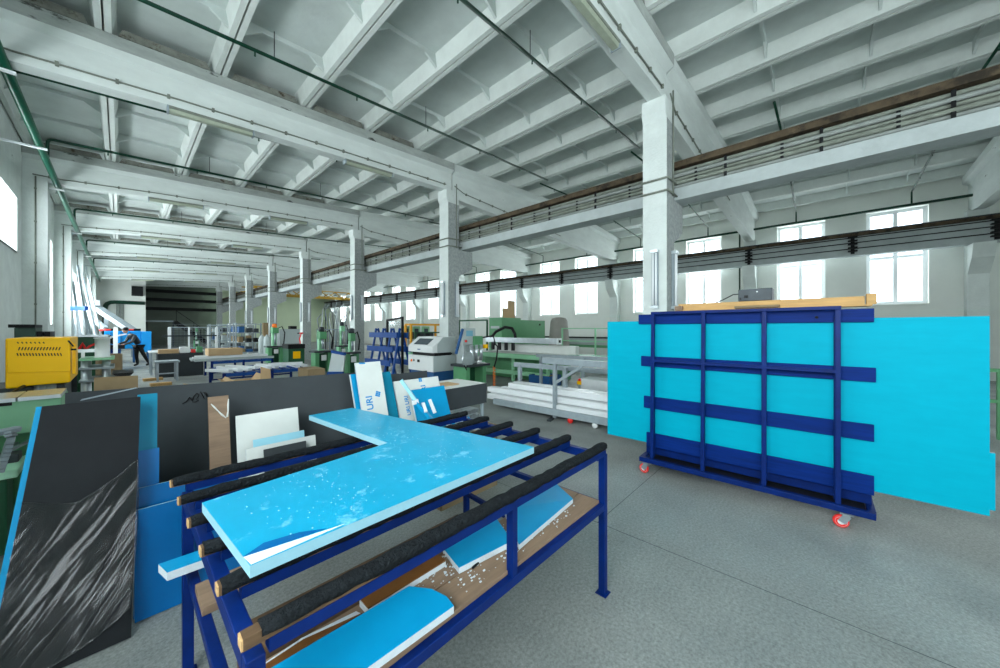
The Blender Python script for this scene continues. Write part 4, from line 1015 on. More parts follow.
for layer in range(3):
    for j in range(4 - layer):
        s0 = rnd.uniform(-.4, .25); z = .205 + layer * .115; c_ = pn_ * (.14 + j * .2 + layer * .12)
        p, q_ = pa + pd * s0 + c_, pa + pd * (s0 + 3.6) + c_; p.z = q_.z = z + .0
        w_ = .15
        b = mb('pvc').bar(p, q_, w_, .1)
        b.use(M['offwhite']).bar(p + pd * -.003, p, w_ * .7, .06)
        tag(b.build('white_profile', bevel=.008), 'long white profile, %s from the camera side, %s layer on the low pallet' % (('first', 'second', 'third', 'fourth')[j], ('bottom', 'middle', 'top')[layer]), 'profile', 'white profiles on the low pallet'); k += 1
cw = at_z(545, 385, .0); bx_ = thing('blue_crate', 'blue crate of brown scraps on the floor behind the white profiles', 'crate', (cw.x, cw.y, 0))
b = mb('mblue'); b.box((cw.x - .3, cw.y - .35, 0), (cw.x + .3, cw.y + .35, .02))
for a, c_ in (((-.3, -.35), (-.27, .35)), ((.27, -.35), (.3, .35)), ((-.27, -.35), (.27, -.32)), ((-.27, .32), (.27, .35))): b.box((cw.x + a[0], cw.y + a[1], .02), (cw.x + c_[0], cw.y + c_[1], .3))
b.build('box', bx_); mb('card').box((cw.x - .26, cw.y - .31, .021), (cw.x + .26, cw.y + .31, .27)).build('contents', bx_)
w = at_z(598, 397, 0)
tag(mb('pvc').box((w.x - .2, w.y - .5, 0), (w.x + .3, w.y + .4, .42)).build('foam_block', bevel=.01), 'white foam block standing on the floor behind the grey trestle', 'block')
w = at_z(580, 396, 0)
es = thing('stop_post', 'short grey post with a red and yellow stop button behind the trestle', 'control post', (w.x, w.y, 0))
mb('grey_steel').bar((w.x, w.y, 0), (w.x, w.y, .28), .06).build('post', es); mb('yellow').box((w.x - .05, w.y - .05, .28), (w.x + .05, w.y + .05, .36)).build('box', es); mb('red').lathe([(.045, .36), (.045, .4), (.02, .42)], (w.x, w.y, 0), 12).build('stop_button', es)
# ================================================================= left side: the yellow hooded machine and its neighbours
t = thing('hooded_saw', 'green machine with a big yellow slotted hood at the left window wall', 'machine', (-.8, 5.2, 0))
HY = 5.3
hx0, hx1 = at_y(5, 380, HY).x, at_y(75, 380, HY).x
hz0, hz1 = at_y(70, 383, HY).z, at_y(40, 338, HY).z
zc = at_y(20, 388, HY).z
fx1 = at_y(70.5, 380, HY).x; xm = at_y(24, 383, HY).x
# side profile seen from the front: body with a raised notch at the bottom right
b = mb('yellow').prism([(hx0, HY, zc), (at_y(22, 388, HY).x, HY, zc), (xm + .02, HY, hz0), (fx1, HY, hz0 + .005), (fx1, HY, hz1), (hx0, HY, hz1)], (0, .85, 0))
hood = b.build('hood', t, .012)
b = mb('yellow').prism([(at_y(7.5, 371, HY).x, HY, at_y(7, 373, HY).z), (at_y(70.5, 371, HY).x, HY, at_y(70, 371.5, HY).z), (fx1 - .005, HY, hz1 - .005), (at_y(7.5, 339, HY).x, HY, hz1 - .005)], (0, -.014, 0))
b.build('front_panel', hood, .005)
sl = mb('black')
for row, (y_, n_, h_) in enumerate(((342.7, 7, 1.6), (348.7, 14, 3.2), (354.5, 15, 2.8))):
    for k in range(n_):
        px = 18.5 + k * (3.1 if row else 4.3) + (row == 2) * -.3
        a, c = at_y(px, y_ + h_ / 2, HY - .0147), at_y(px + (1.4 if row == 1 else -1.2), y_ - h_ / 2, HY - .0147)
        sl.bar(a, c, .007, .0015, up=(0, 1, 0))
o = sl.build('vent_slots', hood)
b = mb('yellow'); a0, a1, a2 = at_y(68, 338.5, HY), at_y(75.5, 345, HY), at_y(75.5, 374, HY)
b.prism([(a0.x, HY + .03, a0.z), (a1.x, HY + .03, a1.z), (a2.x, HY + .03, a2.z), (a2.x - .022, HY + .03, a2.z), (a1.x - .022, HY + .03, a1.z - .01), (a0.x - .02, HY + .03, a0.z - .015)], (0, .06, 0)); b.build('side_guard', t)
b = mb('black').bar(at_y(68.2, 340.5, HY - .016), at_y(73.5, 346.5, HY - .016), .012, .012, up=(0, 1, 0)); b.build('seal', hood)
mb('black').box((a1.x - .03, HY + .02, at_y(72, 350.5, HY).z), (a1.x + .004, HY + .04, at_y(72, 348.7, HY).z)).build('latch', t)
# machinery below the hood
b = mb('dark_steel').box((hx0 - .3, HY + .1, .82), (fx1 - .04, HY + .75, zc - .005)); b.build('saw_block', t, .01)
for px in (37, 43, 49, 52):
    p = at_y(px, 392, HY); mb('steel').cyl((p.x, HY + .05, .9), (p.x, HY + .05, zc + .02), .022).build('guide_rod', t)
mb('black', True).tube([at_y(4, 395, HY - .3), at_y(10, 394, HY - .3), at_y(17, 390, HY - .2), at_y(24, 386, HY)], .012, 6).build('cable', t)
b = mb('green_l'); ge = at_y(63, 400, 4.7)
b.box((-1.45, 4.6, .78), (ge.x, 5.1, 1.04)); b.build('bed', t, .01)
mb('green').box((-1.4, 4.7, .05), (ge.x - .05, 6.6, .779)).build('base', t, .01)
mb('alu').box((-1.45, 4.56, 1.041), (-.55, 5.0, 1.07)).build('guide_rail', t); mb('alu').box((-.54, 4.56, 1.041), (ge.x, 5.0, 1.07)).build('guide_rail', t)
mb('black').box((-1.2, 4.592, 1.01), (-.57, 4.599, 1.035)).build('scale', t)
# front carriage of the same machine: drag chain and light green tray
t = thing('feed_table', 'light green feed tray in the lower left corner beside the wrapped panel', 'feed table', (-.75, 3.6, 0))
p = [at_z(0, 472, .62), at_z(17, 470, .62), at_z(17, 424, .62), at_z(0, 424, .62)]
p[2].y = 4.6
b = mb('mint').box((-1.2, p[0].y, .56), (p[1].x, p[2].y - .05, .62)); b.build('tray', t, .01)
mb('green_d').box((-1.15, p[0].y + .05, .02), (p[1].x - .05, p[2].y - .2, .555)).build('base', t, .01)
for dz in (0, .02): pass
mb('dark_steel').box((p[1].x - .35, p[0].y + .35, .62), (p[1].x - .02, p[2].y - .25, .68)).build('clamp_block', t, .008)
for k in range(3):
    a = at_z(6 + k * 3, 452 - k * 6, .69); mb('steel').bar(a, a + Vector((.12, .28, .03)), .03, .015).build('lever', t)
ch = thing('drag_chain', 'grey cable drag chain curving up at the left edge', 'drag chain', tuple(at_z(8, 460, .62).xy) + (.62,))
path = [at_d(px, py, 2.35 + .0 * i_) for i_, (px, py) in enumerate(((-14, 436), (-6, 434), (0, 432), (6, 430.5), (10, 432), (11.5, 437), (9, 445), (6, 453), (3, 462), (1, 470)))]
for i_, (a, c) in enumerate(zip(path, path[1:])):
    n = 2
    for q_ in range(n):
        s0, s1 = a.lerp(c, q_ / n), a.lerp(c, (q_ + .82) / n)
        mb('grey_steel').bar(s0, s1, .12, .035, up=Vector((0, 0, 1)) if i_ < 4 else Vector((1, 0, .3))).build('link', ch, .004)

# grey-green switch cabinet against the wall
X, Y, dx, dy = -1.2, 9.0, 0, 0
z1 = zf(325, 5.62)
t = thing('switch_cabinet', 'grey green switch cabinet with a dark lid against the left wall', 'cabinet', (-1.1, 9.4, 0))
xa, xb = at_y(14, 330, 9.0).x, at_y(46, 330, 9.0).x
mb('cabgreen').box((xa, 9.0, 0), (xb - .1, 9.7, 1.62)).build('housing', t, .01); mb('black').box((xa - .05, 8.97, 1.62), (xb - .1, 9.72, 1.67)).build('lid', t, .005)
for k in range(2): mb('black').box((xb - .095 + k * .075, 9.05, .1), (xb - .04 + k * .075, 9.65, 1.56)).build('cooling_fin', t)
xa, xb = at_y(52, 334, 12.5).x, at_y(80, 334, 12.5).x
t = thing('workbench', 'low dark bench with a light top beyond the switch cabinet', 'bench', (xa, 12.7, 0))
mb('offwhite').box((xa, 12.5, 1.38), (xb, 13.3, 1.41)).build('bench_top', t); mb('dark_steel').box((xa + .03, 12.55, 0), (xb - .03, 13.25, 1.379)).build('cupboard', t)
# green tool cupboard and roller stand with spool
xa, xb = at_y(77, 340, 9.5).x, at_y(107, 340, 9.5).x
t = thing('green_cabinet', 'dark green low cabinet behind the roller stand', 'cabinet', ((xa + xb) / 2, 9.8, 0))
mb('green_d').box((xa, 9.5, 0), (xb, 10.3, 1.46)).build('housing', t, .01); mb('alu').box((xa - .05, 9.45, 1.46), (xb + .02, 10.35, 1.49)).build('lid', t, .004)
RY = 6.6
xa, xb = at_y(81, 360, RY).x, at_y(112, 360, RY).x
t = thing('roller_stand', 'grey tiered stand with pale green shelf right of the yellow hood', 'stand', ((xa + xb) / 2, RY + .3, 0))
zz = lambda py: at_y(95, py, RY).z
for z, m_ in ((zz(358.5), 'green_l'), (zz(367.5), 'grey_steel'), (zz(380), 'grey_steel')): mb(m_).box((xa - .02, RY, z - .025), (xb + .02, RY + .6, z)).build('tier', t, .004)
for x in (xa + .03, xa + .2):
    for y in (RY + .06, RY + .54): mb('alu').cyl((x, y, 0), (x, y, zz(358.5)), .035).build('pillar', t)
mb('alu').box((xa - .05, RY + .3, zz(351.5) - .02), (xb - .05, RY + .36, zz(351.5) + .02)).build('guide_bar', t); 
for x in (xa, xb - .1): mb('alu').bar((x, RY + .33, zz(358.5)), (x, RY + .33, zz(351.5)), .03).build('post', t)
sxp = at_y(102.5, 350, RY + .2)
t2 = thing('film_spool', 'white film spool standing on the tiered stand', 'spool', (sxp.x, RY + .2, zz(358.5)))
mb('mwhite', True).lathe([(.075, .001), (.075, .012), (.066, .012), (.066, .24), (.075, .24), (.075, .255), (.03, .255), (.03, .24)], (sxp.x, RY + .2, zz(358.5)), 24).build('spool', t2)
dp = at_y(109, 358, RY + .8)
tag(mb('card_d', True).lathe([(.13, 0), (.13, .62), (.05, .62), (.05, .3)], (dp.x, RY + .95, .62), 20).build('cardboard_core'), 'big brown cardboard core behind the tiered stand', 'cardboard core')
t3 = thing('core_stool', 'small steel stool under the brown cardboard core', 'stool', (dp.x, RY + .95, 0)); mb('dark_steel').lathe([(.16, .58), (.16, .615)], (dp.x, RY + .95, 0), 16).build('seat', t3)
for k in range(3): a = k * 2.1; mb('dark_steel').bar((dp.x + .12 * math.cos(a), RY + .95 + .12 * math.sin(a), 0), (dp.x + .1 * math.cos(a), RY + .95 + .1 * math.sin(a), .58), .03).build('leg', t3)
t = thing('air_hose', 'red air hose draped over the dark green cabinet', 'hose', at_y(90, 346, 9.3))
mb('red', True).tube([at_y(x, y, 9.475) for x, y in ((76, 352), (80, 348), (83, 343), (84.5, 347), (85, 350), (90, 346), (96, 343.5), (103, 343))], .02, 6).build('hose', t)
tray = at_y(127, 376, 6.3)
t = thing('black_tray', 'flat black tray on a stand behind the cardboard sheet', 'tray', (at_y(123, 373, 6.2).x, 6.5, 0))
xa, xb = at_y(112, 373, 6.2).x, at_y(134, 373, 6.2).x; z = at_y(123, 373, 6.2).z
mb('black').prism([(xa, 6.2, z), (xb, 6.2, z), (xb - .04, 6.2, z - .05), (xa + .04, 6.2, z - .05)], (0, .5, 0)).build('tray', t); mb('dark_steel').box(((xa + xb) / 2 - .05, 6.4, 0), ((xa + xb) / 2 + .05, 6.5, z - .05)).build('pedestal', t)

# profiles leaning against the left wall
rnd = random.Random(12)
for k in range(13):
    top = at_x(71 + k * 1.15 + rnd.uniform(-1, 1), 264 + rnd.uniform(0, 22), -1.5 + .13 * (k % 3) + .01 * k)
    bot = at_d(80 + k * 2.3 + rnd.uniform(-2, 2), 338, top.y * CS + top.x * SN - .8)
    b = mb(('alu', 'pvc', 'grey_steel')[k % 3]).bar((bot.x, bot.y, 0), top, .06, .05)
    b.use(M['frame']).bar(top, top + (top - Vector((bot.x, bot.y, 0))).normalized() * .004, .055, .04)
    tag(b.build('leaning_profile'), 'long pale profile leaning on the left wall in the bundle near the far pilasters', 'profile', 'profiles leaning on the left wall')
p = at_x(77, 308, -1.1)
tag(mb('rblue').bar(at_x(72, 308.3, -1.15), at_d(86.5, 308.3, at_x(72, 308.3, -1.15).dot(Vector((SN, CS, 0))) - .3), .08, .14).build('blue_strap'), 'blue strap bar across the leaning profiles', 'strap')
t = thing('chip_conveyor', 'grey inclined chip conveyor in front of the white end partition', 'conveyor', at_y(100, 340, 31))
a, c = at_y(96, 307, 31), at_y(133, 331, 29)
mb('grey_steel').bar(a, c, .4, .24).build('trough', t); mb('alu').bar(at_y(88, 303, 31), at_y(100, 303, 31), .5, .3).build('head', t)
mb('grey_steel').bar((a.x + .4, a.y, 0), (a.x + .4, a.y, a.z - .2), .18).build('leg', t); mb('grey_steel').bar((c.x, c.y, 0), c, .18).build('leg', t); mb('grey_steel').bar(at_y(97, 322, 31), at_y(106, 329, 30), .2).build('strut', t)
# vivid blue machine
BY = 24.0
t = thing('blue_machine', 'vivid blue machine with red caps in front of the end partition', 'machine', (at_y(122, 345, BY).x, BY + .6, 0))
xa, xb = at_y(104, 340, BY).x, at_y(141, 340, BY).x
z = lambda py: at_y(122, py, BY).z
mb('vblue').box((xa, BY, z(349)), (xb, BY + 1.0, z(331))).build('housing', t, .03); mb('vblue').box((at_y(140.5, 340, BY).x + .02, BY - .05, z(353)), (at_y(151.5, 340, BY).x, BY + 1.1, z(331.5))).build('end_panel', t, .02)
for px in (107, 131): mb('red').lathe([(.26, z(331)), (.26, z(329.4)), (.15, z(329))], (at_y(px, 330, BY).x, BY + .5, 0), 16).build('cap', t)
for px in (113, 136): mb('black').box((at_y(px - 2, 330, BY).x, BY + .2, z(331)), (at_y(px + 5, 330, BY).x, BY + .8, z(328.6))).build('motor', t)
for px in (111, 121, 130): mb('mblue').box((at_y(px - .4, 340, BY).x, BY - .04, z(345)), (at_y(px + .4, 340, BY).x, BY, z(332))).build('rib', t)
for px in (108, 120, 134, 148): mb('mblue').box((at_y(px - 1, 350, BY).x, BY + .1, 0), (at_y(px + 1, 350, BY).x, BY + .9, z(349))).build('foot', t)
t = thing('steel_post', 'white steel post standing in front of the blue machine', 'post', tuple(at_y(115.5, 345, 20).xy) + (0,))
p = at_y(115.5, 345, 20); mb('mwhite').box((p.x - .06, 19.95, 0), (p.x + .06, 20.05, at_y(115, 327, 20).z)).build('shaft', t); mb('mwhite').box((p.x - .15, 19.85, 0), (p.x + .15, 20.15, .012)).build('base_plate', t)
# ---- worker bending over a black machine in front of the blue one
def skin_body(name, joints, edges, m, parent=None, sub=2, loc=None):
    me = bpy.data.meshes.new(name); off = Vector(loc) if loc is not None else Vector((0, 0, 0))
    me.from_pydata([Vector(j[:3]) for j in joints], edges, []); o = bpy.data.objects.new(name, me); COL.objects.link(o)
    md = o.modifiers.new('skin', 'SKIN'); md.use_smooth_shade = True
    for v, j in zip(me.skin_vertices[0].data, joints): v.radius = (j[3], j[3]) if len(j) == 4 else (j[3], j[4]); v.use_root = False
    me.skin_vertices[0].data[0].use_root = True
    s_ = o.modifiers.new('sub', 'SUBSURF'); s_.levels = sub; s_.render_levels = sub
    me.materials.append(M[m]); o.location = off
    if parent: o.parent = parent; o.location = (0, 0, 0)
    return o
wp = at_y(138.5, 352, 21.5)
pe = thing('person', 'person in dark trousers and grey jacket bending over the black machine', 'person', (wp.x, 21.5, 0))
pe.rotation_euler.z = .4
J = [(0, 0, .93, .15, .11), (-.08, 0, 1.12, .15, .11), (-.22, 0, 1.30, .19, .12), (-.31, 0, 1.42, .07), (-.39, 0, 1.50, .06),
     (-.2, .2, 1.31, .07), (-.3, .25, 1.06, .05), (-.52, .2, .98, .04), (-.2, -.2, 1.31, .07), (-.32, -.25, 1.06, .05), (-.54, -.18, .96, .04)]
E_ = [(0, 1), (1, 2), (2, 3), (3, 4), (2, 5), (5, 6), (6, 7), (2, 8), (8, 9), (9, 10)]
skin_body('jacket', J[:3] + [(-.3, 0, 1.40, .08)] + J[5:], [(0, 1), (1, 2), (2, 3), (2, 4), (4, 5), (5, 6), (2, 7), (7, 8), (8, 9)], 'dark_steel', pe)
skin_body('trousers', [(0, 0, .93, .15, .12), (0, .1, .84, .095), (-.02, .11, .48, .07), (.03, .12, .09, .05), (0, -.1, .84, .095), (.12, -.11, .5, .07), (.3, -.12, .1, .05), (-.1, .13, .04, .04), (.18, -.13, .04, .04)],
          [(0, 1), (1, 2), (2, 3), (3, 7), (0, 4), (4, 5), (5, 6), (6, 8)], 'black', pe)
# head and hands: one skin part each
hb = mb('skin', True).lathe([(.001, -.12), (.05, -.115), (.075, -.06), (.085, .0), (.08, .06), (.05, .1), (.001, .115)], (-.42, 0, 1.55), 14)
hb.use(M['skin']).prism([(-.50, -.012, 1.55), (-.50, .012, 1.55), (-.5, .012, 1.52), (-.5, -.012, 1.52)], (-.025, 0, -.008))
ho = hb.build('head', None, loc=(0, 0, 0)); ho.parent = pe
hr = mb('black', True).lathe([(.088, -.02), (.094, .02), (.088, .07), (.055, .112), (.001, .125)], (-.41, 0, 1.555), 14); o = hr.build('hair', None, loc=(0, 0, 0)); o.parent = ho
for sy, q_ in ((.2, 7), (-.18, 10)):
    hj = J[q_]; b = mb('skin', True); b.tube([Vector(hj[:3]), Vector(hj[:3]) + Vector((-.07, 0, -.02))], [.03, .04], 8)
    for f_ in range(4): b.tube([Vector(hj[:3]) + Vector((-.07, -.03 + .02 * f_, -.02)), Vector(hj[:3]) + Vector((-.12, -.03 + .02 * f_, -.035)), Vector(hj[:3]) + Vector((-.145, -.028 + .019 * f_, -.06))], [.009, .008, .006], 6)
    b.tube([Vector(hj[:3]) + Vector((-.03, .03, -.02)), Vector(hj[:3]) + Vector((-.075, .06, -.045))], [.011, .008], 6)
    o = b.build('hand', None, loc=(0, 0, 0)); o.parent = pe
t = thing('black_machine', 'black sawing machine on a dark stand that the worker bends over', 'machine', (wp.x - .75, 21.2, 0))
x = wp.x - .95
KY = 21.2
mb('dblue').box((x - .3, KY - .3, 0), (x + .4, KY + .2, .8)).build('stand', t, .01); mb('black').box((x - .6, KY - .35, .8), (x + .55, KY + .25, .95)).build('table', t, .01)
mb('black', True).tube([(x - .8, KY - .1, 1.0), (x - .4, KY - .1, 1.2), (x + .1, KY - .1, 1.22), (x + .3, KY - .1, 1.05)], [.1, .16, .16, .1], 10).build('saw_head', t)
mb('alu').bar((x - .5, KY - .2, 1.08), (x + .6, KY - .2, 1.4), .06).build('arm', t)

# ---- long white-topped benches in the aisle
def bench(name, label, x0, x1, y0, y1, z, top, leg, cat='bench', nleg=2, cargo=None):
    t = thing(name, label, cat, ((x0 + x1) / 2, (y0 + y1) / 2, 0))
    mb(top).box((x0, y0, z - .05), (x1, y1, z)).build('bench_top', t, .005)
    for k in range(nleg):
        x = x0 + .06 + (x1 - x0 - .12) * k / (nleg - 1)
        for y in (y0 + .05, y1 - .05): mb(leg).bar((x, y, 0), (x, y, z - .05), .05).build('leg', t)
    mb(leg).bar((x0 + .06, y0 + .05, .25), (x1 - .06, y0 + .05, .25), .035).build('stretcher', t)
    return t
a, c = at_y(149, 347, 17), at_y(204, 347, 17)
bench('assembly_bench', 'long white bench in the middle of the aisle with thin grey legs', a.x, c.x, 17, 17.9, .82, 'pvc', 'grey_steel', nleg=4)
a, c = at_y(155, 352, 14.6), at_y(180, 352, 14.6)
bench('assembly_bench', 'small grey bench left of the long white aisle bench', a.x, c.x, 14.6, 15.3, .62, 'grey_steel', 'steel')
tag(mb('dboard').box((at_y(157, 347, 16).x, 15.9, .0), (at_y(203, 347, 16).x, 16.6, .78)).build('dark_beam'), 'low dark counter in front of the long white bench', 'counter')
items = [('card', .5, .3, .14, 'flat brown carton lying on the dark counter'), ('mwhite', .25, .3, .2, 'white box standing on the dark counter'), ('red', .12, .12, .12, 'small red box on the dark counter'), ('green', .16, .2, .2, 'small green box on the dark counter'), ('card_d', .35, .3, .22, 'brown box at the right end of the dark counter')]
x = at_y(157.6, 347, 16).x + .02; items = items[:4]
for m_, w_, d_, h_, lab in items:
    tag(mb(m_).box((x, 16.05, .781), (x + w_, 16.05 + d_, .781 + h_)).build('small_box', bevel=.005), lab, 'box'); x += w_ + .03
# ---- blue low roller tables with white profiles
def blue_table(label, x0, x1, y0, y1, z, n):
    t = thing('roller_table', label, 'table', ((x0 + x1) / 2, (y0 + y1) / 2, 0))
    for x in (x0, (x0 + x1) / 2, x1):
        for y in (y0, y1): mb('dblue').bar((x, y, 0), (x, y, z), .06).build('leg', t)
    for y in (y0, y1):
        mb('rblue').bar((x0, y, z - .04), (x1, y, z - .04), .05, .08).build('side_rail', t); mb('dblue').bar((x0, y, z * .35), (x1, y, z * .35), .04).build('lower_rail', t)
    for k in range(n):
        x = x0 + .1 + (x1 - x0 - .2) * k / (n - 1); mb('rblue').bar((x, y0, z - .02), (x, y1, z - .02), .07, .05).build('cross_rail', t)
    return t
Y = 14.3
xa, xb = at_y(212, 362, Y).x, at_y(272, 362, Y).x
blue_table('farther blue roller table loaded with grey profiles', xa, xb, Y, Y + 1.3, .56, 5)
rnd = random.Random(8)
for k in range(7):
    y = Y + .1 + k * .17; tag(mb('pvc' if k % 2 else 'mgrey').bar((xa - .3 + rnd.uniform(-.2, .2), y, .61 + .07 * (k % 2)), (xb + rnd.uniform(-.5, .1), y, .61 + .07 * (k % 2)), .1, .07).build('window_profile', bevel=.006), '%s profile, %s from the near edge, lying along the farther blue roller table' % (('grey', 'white')[k % 2], ordn[k]), 'profile', 'profiles on the farther blue table')
cb_ = at_y(212, 349, Y + .7)
tag(mb('card').box((cb_.x - .15, Y + .25, .73), (cb_.x + .75, Y + .9, .95)).build('carton'), 'flat open carton lying on the profiles of the farther blue table', 'carton')
Y = 10.6
xa, xb = at_y(224, 370, Y).x, at_y(313, 370, Y).x
blue_table('nearer blue roller table with loose white profiles across it', xa, xb, Y, Y + 1.9, .52, 8)
for k in range(9):
    x = xa + .15 + k * (xb - xa - .3) / 8; y0 = Y + .05 + rnd.uniform(0, .5)
    b = mb('pvc').bar((x, y0, .56), (x + rnd.uniform(-.5, .1), y0 + rnd.uniform(.7, 1.3), .56), .11, .07); tag(b.build('window_profile', bevel=.006), 'short white profile, %s from the left, lying across the nearer blue roller table' % ordn[k], 'profile', 'profiles on the nearer blue table')
p = at_y(272, 364, Y + .3); q_ = at_y(300, 368, Y + .3)
tag(mb('pvc').bar((p.x, Y + .35, .64), (q_.x, Y + .1, .64), .12, .08).build('window_profile', bevel=.006), 'long white profile along the right end of the nearer blue roller table', 'profile')
# ---- cartons behind the long dark board
def carton(label, x0, x1, y0, y1, h, flap=.12, m='card'):
    t = thing('carton', label, 'carton', ((x0 + x1) / 2, (y0 + y1) / 2, 0)); w_ = .008
    b = mb(m); b.box((x0, y0, 0), (x1, y1, w_)); b.box((x0, y0, w_), (x1, y0 + w_, h)); b.box((x0, y1 - w_, w_), (x1, y1, h)); b.box((x0, y0 + w_, w_), (x0 + w_, y1 - w_, h)); b.box((x1 - w_, y0 + w_, w_), (x1, y1 - w_, h)); b.build('box', t)
    for a, c, d in (((x0, y0 + .01, h), (x0, y1 - .01, h), (-flap, 0, flap * .3)), ((x1, y0 + .01, h), (x1, y1 - .01, h), (flap * .6, 0, flap * .8))):
        mb(m).prism([a, c, Vector(c) + Vector(d), Vector(a) + Vector(d)], (0, 0, .006)).build('flap', t)
    return t
Y = 6.9
x0 = at_y(199, 380, Y).x
carton('long open carton behind the dark board, the left of the two', x0, at_y(228, 380, Y).x, Y, Y + .7, .68)
carton('open carton behind the dark board, the right of the two', at_y(235, 379, Y).x, at_y(262, 379, Y).x, Y, Y + .7, .71)
p = at_y(267, 370, 6.6)
tag(mb('card').prism([(at_y(262, 375, 6.6).x, 6.6, 0), (at_y(274, 375, 6.6).x, 6.6, 0), (at_y(274, 368, 6.6).x, 6.8, at_y(270, 369.5, 6.8).z), (at_y(264, 366, 6.6).x, 6.8, at_y(264, 366.5, 6.8).z)], (0, .012, 0)).build('cardboard_sheet'), 'pale cardboard flap standing right of the cartons behind the dark board', 'cardboard sheet')
tag(mb('card_d').box((at_y(308, 372, 5.2).x, 5.2, 0), (at_y(325, 372, 5.2).x, 5.6, at_y(316, 369, 5.2).z)).build('carton'), 'closed brown carton just behind the right end of the long dark board', 'carton')
for k, (px, py) in enumerate(((153, 380.5), (161, 385.5))):
    p = at_z(px, py, .0); z = .06
    tag(mb('wood').bar((p.x - .22, p.y, .04), (p.x + .22, p.y + .03, .04), .2, .08).build('timber_offcut', bevel=.004), ('pine block lying on the aisle floor, the farther one', 'pine block lying on the aisle floor, the nearer one')[k], 'wood block')

# ---- green machines around the third and fourth columns
def drill(name, label, pxl, pxr, dep, top, hue='green', orange=False, hpx=None):
    p = at_d((pxl + pxr) / 2, 329, dep); w_ = (pxr - pxl) * dep / F_PX * .62
    x, y = p.x, p.y
    t = thing(name, label, 'machine', (x, y, 0))
    mb(hue).box((x - w_ / 2, y - w_ * .35, .02), (x - w_ * .25, y + w_ * .4, .74)).build('leg', t, .01); mb(hue).box((x + w_ * .25, y - w_ * .35, .02), (x + w_ / 2, y + w_ * .4, .74)).build('leg', t, .01)
    mb('green_d').box((x - w_ * .25, y + .02, .02), (x + w_ * .25, y + w_ * .38, .7)).build('back_panel', t)
    mb('dark_steel').box((x - w_ * .6, y - w_ * .5, .74), (x + w_ * .6, y + w_ * .5, .8)).build('table', t, .005)
    mb('green_l').box((x - w_ * .12, y + w_ * .1, .8), (x + w_ * .18, y + w_ * .4, top)).build('column', t, .01)
    mb(hue).box((x - w_ * .2, y - w_ * .3, top - .32), (x + w_ * .22, y + w_ * .3, top - .05)).build('drill_head', t, .02)
    mb('steel').cyl((x, y - w_ * .2, .86), (x, y - w_ * .2, top - .3), .04).build('spindle', t)
    mb('orange' if orange else 'dark_steel').lathe([(.1, top - .05), (.1, top + .1), (.05, top + .13)], (x, y, 0), 14).build('motor', t)
    mb('black', True).tube([(x + w_ * .2, y, top - .1), (x + w_ * .5, y, top), (x + w_ * .7, y, top - .3), (x + w_ * .62, y, .85)], .025, 6).build('hose', t)
    mb('mwhite').box((x - .08, y - w_ * .35 - .012, .45), (x + .1, y - w_ * .35 - .002, .65)).build('switch_plate', t)
    return t
drill('pillar_drill', 'green two-legged drilling machine in front of the third column', 342, 361, 12.2, 1.5)
drill('milling_machine', 'green milling machine with a black hose arm left of the third column', 309, 334, 12.9, 1.55)
drill('punching_machine', 'green press with orange motor cap near the fourth column', 264, 285, 16.5, 1.72, orange=True)
drill('grinding_machine', 'green drill column far back among the grey fence posts', 193, 200, 27, 1.7)
drill('milling_machine', 'dark headed milling machine behind the third column', 335, 349, 17, 1.8, hue='green_l')
p = at_d(337, 340, 11.6)
t = thing('sheet_cart', 'tilted cart with blue framed sheets between the two green machines', 'cart', (p.x, p.y, 0))
q4 = [at_d(328, 373, 11.6), at_d(343, 373, 11.4), at_d(345, 354, 11.6), at_d(332, 351.5, 11.8)]
b = mb('mgrey').prism(q4, (.1, .16, 0)); b.build('sheets', t)
for a, c in ((q4[0], q4[1]), (q4[2], q4[3])): mb('rblue').bar(a, c, .09, .09).build('frame_bar', t)
for p_ in (q4[0], q4[1]): mb('dblue').bar((p_.x, p_.y, 0), p_, .06).build('leg', t)
p = at_d(350 - 54, 350, 15.6)
t = thing('waste_box', 'dark green box with a yellow label and black top near the fourth column', 'box', (p.x, p.y, 0))
mb('green_d').box((p.x - .3, p.y, 0), (p.x + .35, p.y + .8, .72)).build('housing', t, .01); mb('yellow').box((p.x - .12, p.y - .008, .28), (p.x + .18, p.y, .6)).build('label_plate', t); mb('black').box((p.x - .32, p.y - .02, .72), (p.x + .37, p.y + .82, .92)).build('lid', t, .01)
p = at_d(289, 345, 17.2)
t = thing('control_cabinet', 'light grey control cabinet with a black vent box behind the green press', 'cabinet', tuple(at_d(290, 340, 21).xy) + (0,))
p = at_d(290, 340, 21); mb('mgrey').box((p.x - .55, p.y, 0), (p.x + .75, p.y + .6, 1.6)).build('housing', t, .01); mb('black').box((p.x + .05, p.y + .1, 1.6), (p.x + .4, p.y + .5, 1.78)).build('vent_box', t); mb('dark_steel').box((p.x + .4, p.y - .006, 1.3), (p.x + .5, p.y, 1.38)).build('handle', t)
p = at_d(266, 345, 17.5)
for k, px in enumerate((262, 267)):
    p = at_d(px, 345, 18.2)
    tag(mb('mgrey', True).lathe([(.001, .0), (.16, .001), (.16, 1.05), (.12, 1.2), (.05, 1.24), (.05, 1.3), (.001, 1.31)], (p.x, p.y, 0), 14).build('gas_bottle'), ('grey gas bottle left of the green press, the left one', 'grey gas bottle left of the green press, the right one')[k], 'gas bottle')
p = at_d(266, 325, 19.5)
tag(mb('card_d').box((p.x - .12, p.y, 0), (p.x + .12, p.y + .25, 1.95)).build('cardboard_column'), 'tall brown cardboard column left of the fourth column', 'cardboard column')
